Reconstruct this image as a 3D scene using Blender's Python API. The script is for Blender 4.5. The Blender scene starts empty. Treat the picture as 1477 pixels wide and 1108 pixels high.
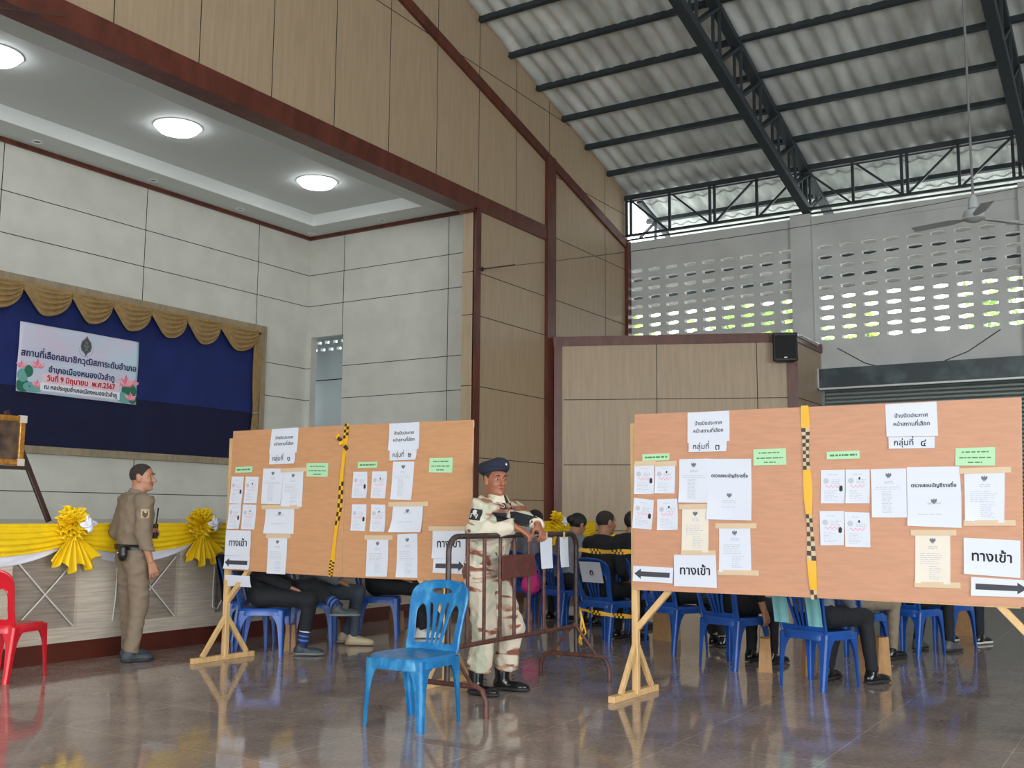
import bpy, bmesh, math, random
import numpy as np
from mathutils import Vector, Matrix
from mathutils.geometry import delaunay_2d_cdt

random.seed(7)
rng = np.random.default_rng(7)
SC = bpy.context.scene
COL = SC.collection

# ------------------------------------------------------------------ camera
cam = bpy.data.cameras.new('camera')
cam.sensor_fit = 'HORIZONTAL'
cam.sensor_width = 36.0
cam.lens = 1507.3 * 36.0 / 1477.0
cam.clip_start = 0.05
cam.clip_end = 300
CAM = bpy.data.objects.new('camera', cam)
COL.objects.link(CAM)
SC.camera = CAM
yaw, pit, rol = math.radians(32.069), math.radians(7.0825), math.radians(0.39)
fw = Vector((math.cos(yaw) * math.cos(pit), math.sin(yaw) * math.cos(pit), math.sin(pit)))
rt = Vector((math.sin(yaw), -math.cos(yaw), 0))
up = rt.cross(fw)
r2 = rt * math.cos(rol) + up * math.sin(rol)
u2 = up * math.cos(rol) - rt * math.sin(rol)
CAM.matrix_world = Matrix(((r2.x, u2.x, -fw.x, 0), (r2.y, u2.y, -fw.y, 0), (r2.z, u2.z, -fw.z, 1.26), (0, 0, 0, 1)))

# ------------------------------------------------------------------ colour management, sky, daylight
vs = SC.view_settings
vs.view_transform = 'Standard'
vs.look = 'None'
vs.gamma = 1.0
vs.use_curve_mapping = False
vs.exposure = -0.33

world = bpy.data.worlds.new('overcast_sky')
SC.world = world
world.use_nodes = True
wn = world.node_tree.nodes
bg = wn['Background']
bg.inputs[0].default_value = (0.93, 0.97, 1.0, 1)
bg.inputs[1].default_value = 6.5

def area(name, loc, direction, sx, sy, power, col):
    l = bpy.data.lights.new(name, 'AREA')
    l.shape = 'RECTANGLE'
    l.size, l.size_y = sx, sy
    l.energy = power
    l.color = col
    o = bpy.data.objects.new(name, l)
    COL.objects.link(o)
    o.location = loc
    o.rotation_euler = Vector(direction).to_track_quat('-Z', 'Z').to_euler()
    return o
# daylight that comes in through the wide doorways behind and beside the photographer
area('daylight_back_doorway', (-9.7, 0, 3.1), (1, 0, 0), 16, 2.8, 1650, (0.93, 0.97, 1.0))
area('daylight_side_doorway', (-3.0, -11.7, 3.1), (0, 1, 0), 11, 2.8, 1900, (0.93, 0.97, 1.0))

# ------------------------------------------------------------------ materials
MATS = {}
def mat(name, col, rough=0.6, metal=0.0, noise=0.0, nscale=8.0, bump=0.0, bscale=60.0, stretch=None, spec=None, col2=None, nmin=0.35, nmax=0.65, detail=4.0, coat=0.0):
    if name in MATS:
        return MATS[name]
    m = bpy.data.materials.new(name)
    m.use_nodes = True
    nt = m.node_tree
    b = nt.nodes['Principled BSDF']
    b.inputs['Base Color'].default_value = (*col, 1)
    b.inputs['Roughness'].default_value = rough
    b.inputs['Metallic'].default_value = metal
    if spec is not None:
        b.inputs['Specular IOR Level'].default_value = spec
    if coat:
        b.inputs['Coat Weight'].default_value = coat
    if noise or col2 or bump:
        tc = nt.nodes.new('ShaderNodeTexCoord')
        mp = nt.nodes.new('ShaderNodeMapping')
        nt.links.new(tc.outputs['Object'], mp.inputs[0])
        if stretch:
            mp.inputs['Scale'].default_value = stretch
    if noise or col2:
        nz = nt.nodes.new('ShaderNodeTexNoise')
        nz.inputs['Scale'].default_value = nscale
        nz.inputs['Detail'].default_value = detail
        nt.links.new(mp.outputs[0], nz.inputs['Vector'])
        cr = nt.nodes.new('ShaderNodeValToRGB')
        c2 = col2 if col2 else tuple(min(1, c * (1 + noise)) for c in col)
        c1 = col if col2 else tuple(c * (1 - noise) for c in col)
        cr.color_ramp.elements[0].position = nmin
        cr.color_ramp.elements[1].position = nmax
        cr.color_ramp.elements[0].color = (*c1, 1)
        cr.color_ramp.elements[1].color = (*c2, 1)
        nt.links.new(nz.outputs['Fac'], cr.inputs[0])
        nt.links.new(cr.outputs[0], b.inputs['Base Color'])
    if bump:
        n2 = nt.nodes.new('ShaderNodeTexNoise')
        n2.inputs['Scale'].default_value = bscale
        n2.inputs['Detail'].default_value = 3
        nt.links.new(mp.outputs[0], n2.inputs['Vector'])
        bp = nt.nodes.new('ShaderNodeBump')
        bp.inputs['Strength'].default_value = bump
        bp.inputs['Distance'].default_value = 0.01
        nt.links.new(n2.outputs['Fac'], bp.inputs['Height'])
        nt.links.new(bp.outputs[0], b.inputs['Normal'])
    MATS[name] = m
    return m

def emat(name, col, strength):
    m = bpy.data.materials.new(name)
    m.use_nodes = True
    b = m.node_tree.nodes['Principled BSDF']
    b.inputs['Base Color'].default_value = (*col, 1)
    b.inputs['Emission Color'].default_value = (*col, 1)
    b.inputs['Emission Strength'].default_value = strength
    MATS[name] = m
    return m

# ------------------------------------------------------------------ mesh builder
class MB:
    def __init__(s):
        s.v = []; s.f = []; s.m = []
    def add(s, vs_, fs_, mi=0):
        o = len(s.v)
        s.v += [tuple(p) for p in vs_]
        for f in fs_:
            s.f.append(tuple(i + o for i in f)); s.m.append(mi)
        return s
    def box(s, lo, hi, mi=0):
        x0, y0, z0 = lo; x1, y1, z1 = hi
        return s.add([(x0, y0, z0), (x1, y0, z0), (x1, y1, z0), (x0, y1, z0), (x0, y0, z1), (x1, y0, z1), (x1, y1, z1), (x0, y1, z1)],
                     [(0, 3, 2, 1), (4, 5, 6, 7), (0, 1, 5, 4), (1, 2, 6, 5), (2, 3, 7, 6), (3, 0, 4, 7)], mi)
    def beam(s, p0, p1, w, h, upv=(0, 0, 1), mi=0, w1=None, h1=None):
        p0 = Vector(p0); p1 = Vector(p1); d = (p1 - p0).normalized(); u = Vector(upv)
        side = d.cross(u)
        if side.length < 1e-4:
            side = d.cross(Vector((1, 0, 0)))
        side.normalize(); u = side.cross(d)
        w1 = w if w1 is None else w1; h1 = h if h1 is None else h1
        vv = []
        for p, a, b in ((p0, w, h), (p1, w1, h1)):
            for sx, sy in ((-1, -1), (1, -1), (1, 1), (-1, 1)):
                vv.append(p + side * (sx * a / 2) + u * (sy * b / 2))
        return s.add(vv, [(0, 1, 2, 3), (7, 6, 5, 4), (0, 4, 5, 1), (1, 5, 6, 2), (2, 6, 7, 3), (3, 7, 4, 0)], mi)
    def tube(s, pts, r, n=8, mi=0, caps=True):
        P = [Vector(p) for p in pts]; k = len(P)
        rr = r if hasattr(r, '__len__') else [r] * k
        nrm = None; vv = []
        for i, p in enumerate(P):
            d = (P[min(i + 1, k - 1)] - P[max(i - 1, 0)]).normalized()
            if nrm is None:
                nrm = d.cross(Vector((0, 0, 1)))
                if nrm.length < 0.1:
                    nrm = d.cross(Vector((1, 0, 0)))
            nrm = (nrm - d * nrm.dot(d)).normalized(); b = d.cross(nrm)
            for j in range(n):
                a = 2 * math.pi * j / n
                vv.append(p + nrm * (math.cos(a) * rr[i]) + b * (math.sin(a) * rr[i]))
        ff = []
        for i in range(k - 1):
            for j in range(n):
                j2 = (j + 1) % n
                ff.append((i * n + j, i * n + j2, (i + 1) * n + j2, (i + 1) * n + j))
        if caps:
            ff.append(tuple(range(n - 1, -1, -1))); ff.append(tuple((k - 1) * n + j for j in range(n)))
        return s.add(vv, ff, mi)
    def lathe(s, prof, c=(0, 0, 0), n=16, mi=0, axis='z'):
        vv = []; k = len(prof)
        for r, z in prof:
            for j in range(n):
                a = 2 * math.pi * j / n
                p = (r * math.cos(a), r * math.sin(a), z)
                if axis == 'x': p = (z, p[0], p[1])
                if axis == 'y': p = (p[1], z, p[0])
                vv.append((p[0] + c[0], p[1] + c[1], p[2] + c[2]))
        ff = []
        for i in range(k - 1):
            for j in range(n):
                j2 = (j + 1) % n
                ff.append((i * n + j, i * n + j2, (i + 1) * n + j2, (i + 1) * n + j))
        ff.append(tuple(range(n - 1, -1, -1))); ff.append(tuple((k - 1) * n + j for j in range(n)))
        return s.add(vv, ff, mi)
    def ball(s, c, r, n=10, m=7, mi=0):
        r = r if hasattr(r, '__len__') else (r, r, r)
        vv = [(c[0], c[1], c[2] - r[2])]
        for i in range(1, m):
            t = math.pi * i / m
            for j in range(n):
                a = 2 * math.pi * j / n
                vv.append((c[0] + r[0] * math.sin(t) * math.cos(a), c[1] + r[1] * math.sin(t) * math.sin(a), c[2] - r[2] * math.cos(t)))
        vv.append((c[0], c[1], c[2] + r[2])); ff = []
        for j in range(n):
            j2 = (j + 1) % n
            ff.append((0, 1 + j2, 1 + j)); L = 1 + (m - 2) * n
            ff.append((L + j, L + j2, len(vv) - 1))
        for i in range(m - 2):
            for j in range(n):
                j2 = (j + 1) % n
                ff.append((1 + i * n + j, 1 + i * n + j2, 1 + (i + 1) * n + j2, 1 + (i + 1) * n + j))
        return s.add(vv, ff, mi)
    def prism(s, poly, axis, a, b, mi=0):
        """extrude a 2D polygon along an axis: 'y' -> poly is (x, z), 'x' -> (y, z), 'z' -> (x, y)"""
        def P(p, t):
            return {'y': (p[0], t, p[1]), 'x': (t, p[0], p[1]), 'z': (p[0], p[1], t)}[axis]
        n = len(poly)
        ff = [tuple(range(n)), tuple(range(2 * n - 1, n - 1, -1))]
        for i in range(n):
            j = (i + 1) % n
            ff.append((i, i + n, j + n, j))
        return s.add([P(p, a) for p in poly] + [P(p, b) for p in poly], ff, mi)
    def grid(s, fn, nu, nv, mi=0, closed_u=False):
        vv = [fn(i / nu, j / nv) for j in range(nv + 1) for i in range(nu + 1)]
        ff = [(j * (nu + 1) + i, j * (nu + 1) + i + 1, (j + 1) * (nu + 1) + i + 1, (j + 1) * (nu + 1) + i) for j in range(nv) for i in range(nu)]
        return s.add(vv, ff, mi)
    def sheet(s, fn, nu, nv, off, mi=0):
        """a cloth or paper with real thickness: the grid fn(u, v) and its copy moved by off, joined at the rim"""
        off = Vector(off)
        A = [Vector(fn(i / nu, j / nv)) for j in range(nv + 1) for i in range(nu + 1)]
        N = len(A); w = nu + 1
        ff = []
        for j in range(nv):
            for i in range(nu):
                q = (j * w + i, j * w + i + 1, (j + 1) * w + i + 1, (j + 1) * w + i)
                ff.append(q); ff.append(tuple(x + N for x in reversed(q)))
        rim = [i for i in range(w)] + [j * w + nu for j in range(1, nv + 1)] + [nv * w + i for i in range(nu - 1, -1, -1)] + [j * w for j in range(nv - 1, 0, -1)]
        for a, b in zip(rim, rim[1:] + rim[:1]):
            ff.append((b, a, a + N, b + N))
        return s.add(A + [a + off for a in A], ff, mi)
    def mesh(s, name, mats, smooth=False, sharp=40, fix=True):
        me = bpy.data.meshes.new(name)
        me.from_pydata(s.v, [], s.f)
        for m in (mats if isinstance(mats, (list, tuple)) else [mats]):
            me.materials.append(m)
        me.polygons.foreach_set('material_index', s.m)
        if fix:
            bm = bmesh.new(); bm.from_mesh(me)
            bmesh.ops.recalc_face_normals(bm, faces=bm.faces)
            bm.to_mesh(me); bm.free()
        if smooth:
            me.polygons.foreach_set('use_smooth', [True] * len(me.polygons))
            if sharp < 180:
                try: me.set_sharp_from_angle(angle=math.radians(sharp))
                except Exception: pass
        return me
    def build(s, name, mats, parent=None, smooth=False, sharp=40, bev=0.0, fix=True):
        me = s.mesh(name, mats, smooth, sharp, fix)
        return link(name, me, parent, bev)

ROOTS = {}
def link(name, me, parent=None, bev=0.0):
    o = bpy.data.objects.new(name, me)
    COL.objects.link(o)
    if parent is not None:
        o.parent = parent
        if parent.name in ROOTS:   # geometry written in world coordinates
            o.matrix_parent_inverse = ROOTS[parent.name]
    if bev:
        b = o.modifiers.new('bevel', 'BEVEL'); b.width = bev; b.segments = 2; b.limit_method = 'ANGLE'
    return o

def tag(o, label=None, cat=None, group=None, kind=None):
    if label: o['label'] = label
    if cat: o['category'] = cat
    if group: o['group'] = group
    if kind: o['kind'] = kind
    return o

def thing(name, label, cat, loc=(0, 0, 0), rz=0.0, group=None, world_coords=False):
    o = bpy.data.objects.new(name, None)
    COL.objects.link(o)
    o.empty_display_size = 0.1
    o.location = loc
    o.rotation_euler = (0, 0, rz)
    if world_coords:
        ROOTS[o.name] = Matrix.Translation(Vector(loc)).inverted()
    return tag(o, label, cat, group)

def struct(name, mb, mats, **k):
    return tag(mb.build(name, mats, **k), kind='structure')

def dup(root, loc, rz, label, group=None):
    r = root.copy(); COL.objects.link(r)
    r.location = loc; r.rotation_euler = (0, 0, rz)
    r['label'] = label
    if group: r['group'] = group
    for ch in list(root.children):
        c = ch.copy(); COL.objects.link(c); c.parent = r
        for g in list(ch.children):
            d = g.copy(); COL.objects.link(d); d.parent = c
    return r

# ------------------------------------------------------------------ lettering
_txt = {}
TONE = '่้๊๋์'
UPV = 'ิีึืัํ็'
def _glyphs(body):
    """outlines of a line of text, filled by winding number"""
    cu = bpy.data.curves.new('lettering', 'FONT')
    cu.body = body; cu.fill_mode = 'NONE'; cu.resolution_u = 3
    o = bpy.data.objects.new('lettering', cu); COL.objects.link(o)
    bpy.context.view_layer.update()
    me = bpy.data.meshes.new_from_object(o.evaluated_get(bpy.context.evaluated_depsgraph_get()))
    bpy.data.objects.remove(o); bpy.data.curves.remove(cu)
    P = [Vector((v.co.x, v.co.y)) for v in me.vertices]; E = [tuple(e.vertices) for e in me.edges]
    bpy.data.meshes.remove(me)
    if not P: return [], []
    v, e, f, *_ = delaunay_2d_cdt(P, E, [], 0, 1e-6)
    V = np.array([(p.x, p.y) for p in v]); F = np.array(f)
    A = np.array([P[a] for a, b in E]); B = np.array([P[b] for a, b in E])
    c = V[F].mean(1); w = np.zeros(len(F))
    for a, b in zip(A, B):
        u_ = (a[1] <= c[:, 1]) & (b[1] > c[:, 1]); d_ = (b[1] <= c[:, 1]) & (a[1] > c[:, 1])
        cr = (b[0] - a[0]) * (c[:, 1] - a[1]) - (c[:, 0] - a[0]) * (b[1] - a[1])
        w += (u_ & (cr > 0)).astype(float) - (d_ & (cr < 0)).astype(float)
    F = F[np.abs(w) > 0.5]
    return V, F
def glyphs(body):
    if body in _txt: return _txt[body]
    main = ''; tones = []
    for ch in body:
        if ch in TONE and main and main[-1] in UPV:
            tones.append((main, ch))
        else:
            main += ch
    V, F = _glyphs(main); V = np.array(V).reshape(-1, 2); F = np.array(F, int).reshape(-1, 3)
    for pre, ch in tones:
        pv, _ = _glyphs(pre); tv, tf = _glyphs(ch)
        if len(tv) and len(pv):
            tv = np.array(tv); tv[:, 0] += pv[:, 0].max() - tv[:, 0].max(); tv[:, 1] += 0.24
            F = np.vstack([F, np.array(tf) + len(V)]); V = np.vstack([V, tv])
    _txt[body] = (V, F)
    return V, F
def text(mb, body, cx, cy, w=None, h=None, z=0.0, mi=0, fn=None, bold=0.0):
    """put one line of lettering, centred on (cx, cy), w wide (or h for the letter size), into mb"""
    V, F = glyphs(body)
    if not len(F): return
    lo = V[:, 0].min(); hi = V[:, 0].max()
    s = w / (hi - lo) if w else h
    X = (V[:, 0] - (lo + hi) / 2) * s + cx; Y = (V[:, 1] - 0.3) * s + cy
    for dx, dy in (((0, 0),) if not bold else ((-bold, 0), (bold, 0), (0, bold), (0, -bold))):
        pts = [(x + dx, y + dy, z) for x, y in zip(X, Y)]
        if fn: pts = [fn(*p) for p in pts]
        mb.add(pts, [tuple(t) for t in F], mi)
# ------------------------------------------------------------------ materials of the hall
def sr(r, g, b):
    f = lambda c: (c / 255 / 12.92) if c / 255 <= 0.04045 else ((c / 255 + 0.055) / 1.055) ** 2.4
    return (f(r), f(g), f(b))
M_SEAM = mat('panel_joint', (0.012, 0.011, 0.010), 0.9)
M_GABLE = mat('beige_plywood', sr(180, 158, 130), 0.42, noise=0.06, nscale=3, bump=0.02, bscale=20, stretch=(6, 6, .5))
M_STAGEW = mat('pale_panel_board', sr(205, 204, 195), 0.4, noise=0.05, nscale=2.2)
M_BROWN = mat('red_brown_trim', sr(98, 50, 38), 0.35, noise=0.25, nscale=6, stretch=(1, 1, .3))
M_WHITEP = mat('white_painted_wall', sr(205, 208, 207), 0.7, noise=0.06, nscale=1.5)
M_CEIL = mat('grey_white_ceiling', sr(214, 218, 217), 0.7)
M_STEEL = mat('dark_blue_grey_steel', sr(46, 56, 62), 0.5)
M_ROOF = mat('fibre_cement_sheet', sr(208, 213, 209), 0.8, noise=0.2, nscale=1.7, stretch=(.6, 1.6, .6), detail=10)
M_GRAIN = mat('grained_stage_panel', sr(196, 184, 168), 0.45, noise=0.16, nscale=4, stretch=(.7, 1, 14))
M_GRAIN2 = mat('grey_grained_recess', sr(150, 138, 126), 0.45, noise=0.2, nscale=4, stretch=(.7, 1, 14))
M_SKIRT = mat('dark_red_skirting', sr(86, 40, 30), 0.3)
M_SHUT = mat('grey_green_shutter', sr(132, 142, 140), 0.45, metal=0.3)
M_BOX = mat('slate_shutter_box', sr(78, 92, 98), 0.3, noise=0.35, nscale=2.5, nmin=.5, nmax=.75)  # lighter blotches in the colour stand for streaky reflections
M_ALU = mat('pale_metal_edge', sr(205, 210, 210), 0.4, metal=.4)

# floor: polished brown-grey granite tiles
def floor_material():
    m = bpy.data.materials.new('polished_granite_tile'); m.use_nodes = True
    nt = m.node_tree; b = nt.nodes['Principled BSDF']; L = nt.links.new
    tc = nt.nodes.new('ShaderNodeTexCoord')
    n1 = nt.nodes.new('ShaderNodeTexNoise'); n1.inputs['Scale'].default_value = 2.2; n1.inputs['Detail'].default_value = 10; n1.inputs['Roughness'].default_value = .68
    n2 = nt.nodes.new('ShaderNodeTexNoise'); n2.inputs['Scale'].default_value = 38; n2.inputs['Detail'].default_value = 6
    L(tc.outputs['Object'], n1.inputs['Vector']); L(tc.outputs['Object'], n2.inputs['Vector'])
    r1 = nt.nodes.new('ShaderNodeValToRGB')
    e = r1.color_ramp.elements
    e[0].position = .33; e[0].color = (*sr(146, 133, 127), 1); e[1].position = .68; e[1].color = (*sr(180, 165, 157), 1)
    L(n1.outputs['Fac'], r1.inputs[0])
    r2_ = nt.nodes.new('ShaderNodeValToRGB'); e = r2_.color_ramp.elements
    e[0].position = .36; e[0].color = (.84, .83, .83, 1); e[1].position = .62; e[1].color = (1.08, 1.07, 1.06, 1)
    L(n2.outputs['Fac'], r2_.inputs[0])
    mx = nt.nodes.new('ShaderNodeMix'); mx.data_type = 'RGBA'; mx.blend_type = 'MULTIPLY'; mx.inputs['Factor'].default_value = 1
    L(r1.outputs[0], mx.inputs['A']); L(r2_.outputs[0], mx.inputs['B'])
    br = nt.nodes.new('ShaderNodeTexBrick'); br.offset = 0; br.inputs['Scale'].default_value = 1
    br.inputs['Brick Width'].default_value = .8; br.inputs['Row Height'].default_value = .8; br.inputs['Mortar Size'].default_value = .0035
    br.inputs['Color1'].default_value = (1, 1, 1, 1); br.inputs['Color2'].default_value = (.93, .93, .93, 1); br.inputs['Mortar'].default_value = (1.5, 1.5, 1.48, 1)
    L(tc.outputs['Object'], br.inputs['Vector'])
    m2 = nt.nodes.new('ShaderNodeMix'); m2.data_type = 'RGBA'; m2.blend_type = 'MULTIPLY'; m2.inputs['Factor'].default_value = 1
    L(mx.outputs['Result'], m2.inputs['A']); L(br.outputs['Color'], m2.inputs['B'])
    L(m2.outputs['Result'], b.inputs['Base Color'])
    rr = nt.nodes.new('ShaderNodeMapRange'); rr.inputs['To Min'].default_value = .035; rr.inputs['To Max'].default_value = .1
    L(n1.outputs['Fac'], rr.inputs['Value']); L(rr.outputs[0], b.inputs['Roughness'])
    b.inputs['Specular IOR Level'].default_value = .5
    return m
M_FLOOR = floor_material()
mb = MB(); mb.box((-14, -14, -.2), (20.4, 9.8, 0)); struct('floor', mb, M_FLOOR)
M_GROUND = mat('concrete_yard', sr(150, 150, 142), .9, noise=.1)
mb = MB(); mb.box((20.4, -40, -.3), (70, 40, -.05)); struct('ground', mb, M_GROUND)
mb = MB(); mb.box((-60, -40, -.3), (-14, 40, -.05)); mb.box((-14, -50, -.3), (20.4, -14, -.05)); struct('ground', mb, M_GROUND)

# ------------------------------------------------------------------ front (stage) wall: gable with the stage opening
YP, YT = 9.6, 9.83
rz = lambda x: 8.14 + .283 * (20 - x) if x > 5 else 8.14 + .283 * (10 + x)
mb = MB()
mb.prism([(-10, 0), (-4, 0), (-4, 6.33), (-10, 6.33)], 'y', YP, YT)
mb.prism([(14.1, 0), (20, 0), (20, 6.33), (14.1, 6.33)], 'y', YP, YT)
mb.prism([(-10, 6.33), (20, 6.33), (20, rz(20) + .07), (5, rz(5.001) + .07), (-10, rz(-10) + .07)], 'y', YP, YT)
def seam_y(x0, x1, z, mi=1): mb.box((x0, YP - .002, z - .006), (x1, YP + .01, z + .006), mi)
def seam_v(x, z0, z1, mi=1): mb.box((x - .006, YP - .002, z0), (x + .006, YP + .01, z1), mi)
for k in range(-12, 8):
    x = 6.96 + 1.208 * k
    if x < 16.4: seam_v(x, 6.45, rz(x))
seam_y(-10, 20, 8.87); seam_v(16.6, 6.6, rz(16.6)); seam_v(18.92, 0, rz(18.92)); seam_v(17.75, 8.87, rz(17.75))
for z in (7.68, 6.47, 5.27, 4.05): seam_y(16.7, 20, z)
for z in (5.27, 4.54, 3.353, 2.17, 1.5):
    seam_y(14.2, 16.5, z)
    mb.box((14.098, YP, z - .006), (14.102, YT + .002, z + .006), 1)
struct('wall_front', mb, [M_GABLE, M_SEAM])
mb = MB()
mb.box((-4.2, YP - .05, 6.33), (16.46, YP + .02, 6.6)); mb.box((-4.2, YP - .06, 6.30), (14.1, YT + .02, 6.34))
mb.box((14.02, YP - .06, 6.28), (14.1, YT + .03, 6.335))
struct('trim_1', mb, M_BROWN)
mb = MB(); mb.box((16.44, YP - .07, 0), (16.75, YP + .02, 7.98)); struct('trim_2', mb, M_BROWN)
mb = MB(); mb.box((14.1, YP - .05, 1.0), (14.24, YP + .02, 6.34)); struct('trim_3', mb, M_BROWN)
mb = MB()
dz = lambda x: 7.13 + .2728 * (19.8 - x)
mb.prism([(5, dz(5)), (19.86, dz(19.86)), (19.86, dz(19.86) - .19), (5, dz(5) - .19)], 'y', YP - .06, YP + .02)
struct('trim_4', mb, M_BROWN)
mb = MB(); mb.box((19.83, YP - .08, 0), (19.99, YP + .02, 7.1)); struct('trim_5', mb, M_BROWN)

# ------------------------------------------------------------------ stage: side wall, back wall, ceiling, floor, front
XS, YB, ZS, ZT = 15.0, 14.144, 6.67, 6.89
mb = MB()
for z0, z1, y0, y1 in ((1.14, 6.7, YT, 13.215), (1.14, 6.7, 14.03, YB + .2), (4.645, 6.7, 13.215, 14.03)):
    mb.box((XS, y0, z0), (XS + .16, y1, z1))
def sm(y0, y1, z0, z1): mb.box((XS - .002, y0, z0), (XS + .01, y1, z1), 1)
for z in (5.893, 5.27): sm(YT, YB, z - .006, z + .006)
for z in (4.04, 3.42, 2.2, 1.54): sm(YT, 13.21, z - .006, z + .006); sm(14.035, YB, z - .006, z + .006)
sm(13.234, 13.246, 4.64, 6.67); sm(10.76, 10.772, 1.14, 6.67)
struct('wall_stage_side', mb, [M_STAGEW, M_SEAM])
mb = MB()
mb.box((-5, YB, 1.14), (XS, YB + .16, 6.7))
def sb(x0, x1, z0, z1): mb.box((x0, YB - .002, z0), (x1, YB + .01, z1), 1)
for z in (5.895, 5.272, 4.04, 3.42, 1.54): sb(-5, XS, z - .006, z + .006)
for k in range(-4, 3): sb(8.545 + 2.545 * k - .006, 8.545 + 2.545 * k + .006, 1.14, 6.67)
struct('wall_stage_back', mb, [M_STAGEW, M_SEAM])
mb = MB(); mb.box((-5.16, YT, 0), (-5, YB + .16, 6.7)); struct('wall_stage_far', mb, M_STAGEW)
# corridor behind the stage doorway, with pierced blocks high in its end wall
mb = MB()
CXW, CY = XS + 1.2, 15.8
mb.box((CXW, 11.8, 1.14), (CXW + .1, CY, 4.52)); mb.box((CXW - .005, 11.8, 3.98), (CXW + .002, CY, 4.0), 1)
z = 4.52
for r_ in range(3):
    y = 11.8 + (.11 if r_ % 2 else 0)
    mb.box((CXW, 11.8, z), (CXW + .1, CY, z + .09))
    while y < CY:
        mb.box((CXW, y, z + .09), (CXW + .1, min(CY, y + .1), z + .15)); y += .22
    z += .15
mb.box((CXW, 11.8, z), (CXW + .1, CY, 5.1)); mb.box((XS + .16, 11.7, 5.0), (CXW, CY + .1, 5.1)); mb.box((XS + .16, 11.7, 1.14), (CXW, 11.8, 5.0)); mb.box((XS + .16, CY, 1.14), (CXW + .1, CY + .1, 3.3)); mb.box((XS + .16, CY, 3.75), (CXW + .1, CY + .1, 5.1)); mb.box((XS + .06, YB + .2, 1.14), (XS + .16, CY + .1, 5.1))  # gap left in the unseen far end to let extra light into the corridor
struct('wall_corridor', mb, [mat('corridor_paint', sr(206, 214, 214), .6), M_SEAM])
# ceiling with a raised tray
mb = MB()
TX0, TX1, TY0, TY1 = -4.2, 14.4, 10.94, 13.5
mb.box((-5, YP + .02, ZS), (XS, TY0 - .02, ZS + .1)); mb.box((-5, TY1 + .02, ZS), (XS, YB, ZS + .1)); mb.box((TX1 + .02, TY0 - .02, ZS), (XS, TY1 + .02, ZS + .1)); mb.box((-5, TY0 - .02, ZS), (TX0 - .02, TY1 + .02, ZS + .1))
mb.box((TX0 - .1, TY0 - .1, ZT), (TX1 + .1, TY1 + .1, ZT + .1))
mb.box((TX0, TY1, ZS - .002), (TX1, TY1 + .019, ZT), 1); mb.box((TX1, TY0, ZS - .002), (TX1 + .019, TY1 + .019, ZT), 1); mb.box((TX0 - .019, TY0, ZS - .002), (TX0, TY1, ZT), 1); mb.box((TX0, TY0 - .019, ZS - .002), (TX1, TY0, ZT), 1)
struct('ceiling', mb, [M_CEIL, mat('lit_ceiling_step', sr(236, 240, 238), .6)])  # step faces coloured whiter than the ceiling, for the lamp light on them
mb = MB(); mb.box((-5, YB - .04, ZS - .07), (XS, YB, ZS)); mb.box((XS - .04, YT, ZS - .07), (XS, YB - .04, ZS)); struct('trim_6', mb, M_BROWN)
# platform
YF = 7.97; XE = 15.3
mb = MB()
mb.box((-5, YF + .05, 0.0), (XE, 16, 1.10)); mb.box((-5, YF, 1.08), (XE, YF + .3, 1.14)); mb.box((-5, YF + .3, 1.1), (XS + 1.3, 15.95, 1.14))
x = 5.13 - 1.075 * 8; k = 0
edges = []
while x < XE - .6:
    edges.append(x); x += 1.075
prev = -5
for x in edges:
    mb.box((prev, YF, .16), (x, YF + .05, 1.08), 1); prev = x + .62
    mb.box((x, YF, .16), (x + .62, YF + .05, .285), 1); mb.box((x, YF + .045, .285), (x + .62, YF + .052, 1.08), 2)
mb.box((prev, YF, .16), (XE, YF + .05, 1.08), 1)
struct('wall_stage_front', mb, [M_STAGEW, M_GRAIN, M_GRAIN2])
mb = MB(); mb.box((-5, YF - .015, 0), (XE, YF + .05, .16)); struct('baseboard_front', mb, M_SKIRT)
M_CORD = mat('white_cord', sr(214, 214, 210), .7)
cord_label = {8: 'crossed white cords over the grey recess beside the red chair', 9: 'crossed white cords over the grey recess behind the man in khaki uniform'}
for i, x in enumerate(edges):
    if i in cord_label:
        mb = MB(); mb.tube([(x + .02, YF - .005, .29), (x + .28, YF - .012, .55), (x + .57, YF - .005, .84)], .006, 6); mb.tube([(x + .04, YF - .005, .84), (x + .3, YF - .02, .56), (x + .58, YF - .005, .29)], .006, 6)
        tag(mb.build('cord_cross', M_CORD, smooth=True), cord_label[i], 'cord', 'crossed cords on the stage front')
for x, lab in ((6.13, 'straight upright white cord hanging behind the man in khaki'), (7.28, 'looped white cord hanging beside the wooden stand of the notice board')):
    mb = MB()
    if x < 7: mb.tube([(x, YF - .01, .95), (x - .01, YF - .012, .5), (x - .03, YF - .01, .3)], .006, 6)
    else: mb.tube([(x - .02, YF - .012, .95), (x - .04, YF - .012, .6), (x - .04, YF - .012, .34), (x + .02, YF - .012, .32), (x + .09, YF - .012, .42)], .006, 6)
    tag(mb.build('hanging_cord', M_CORD, smooth=True), lab, 'cord')

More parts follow.
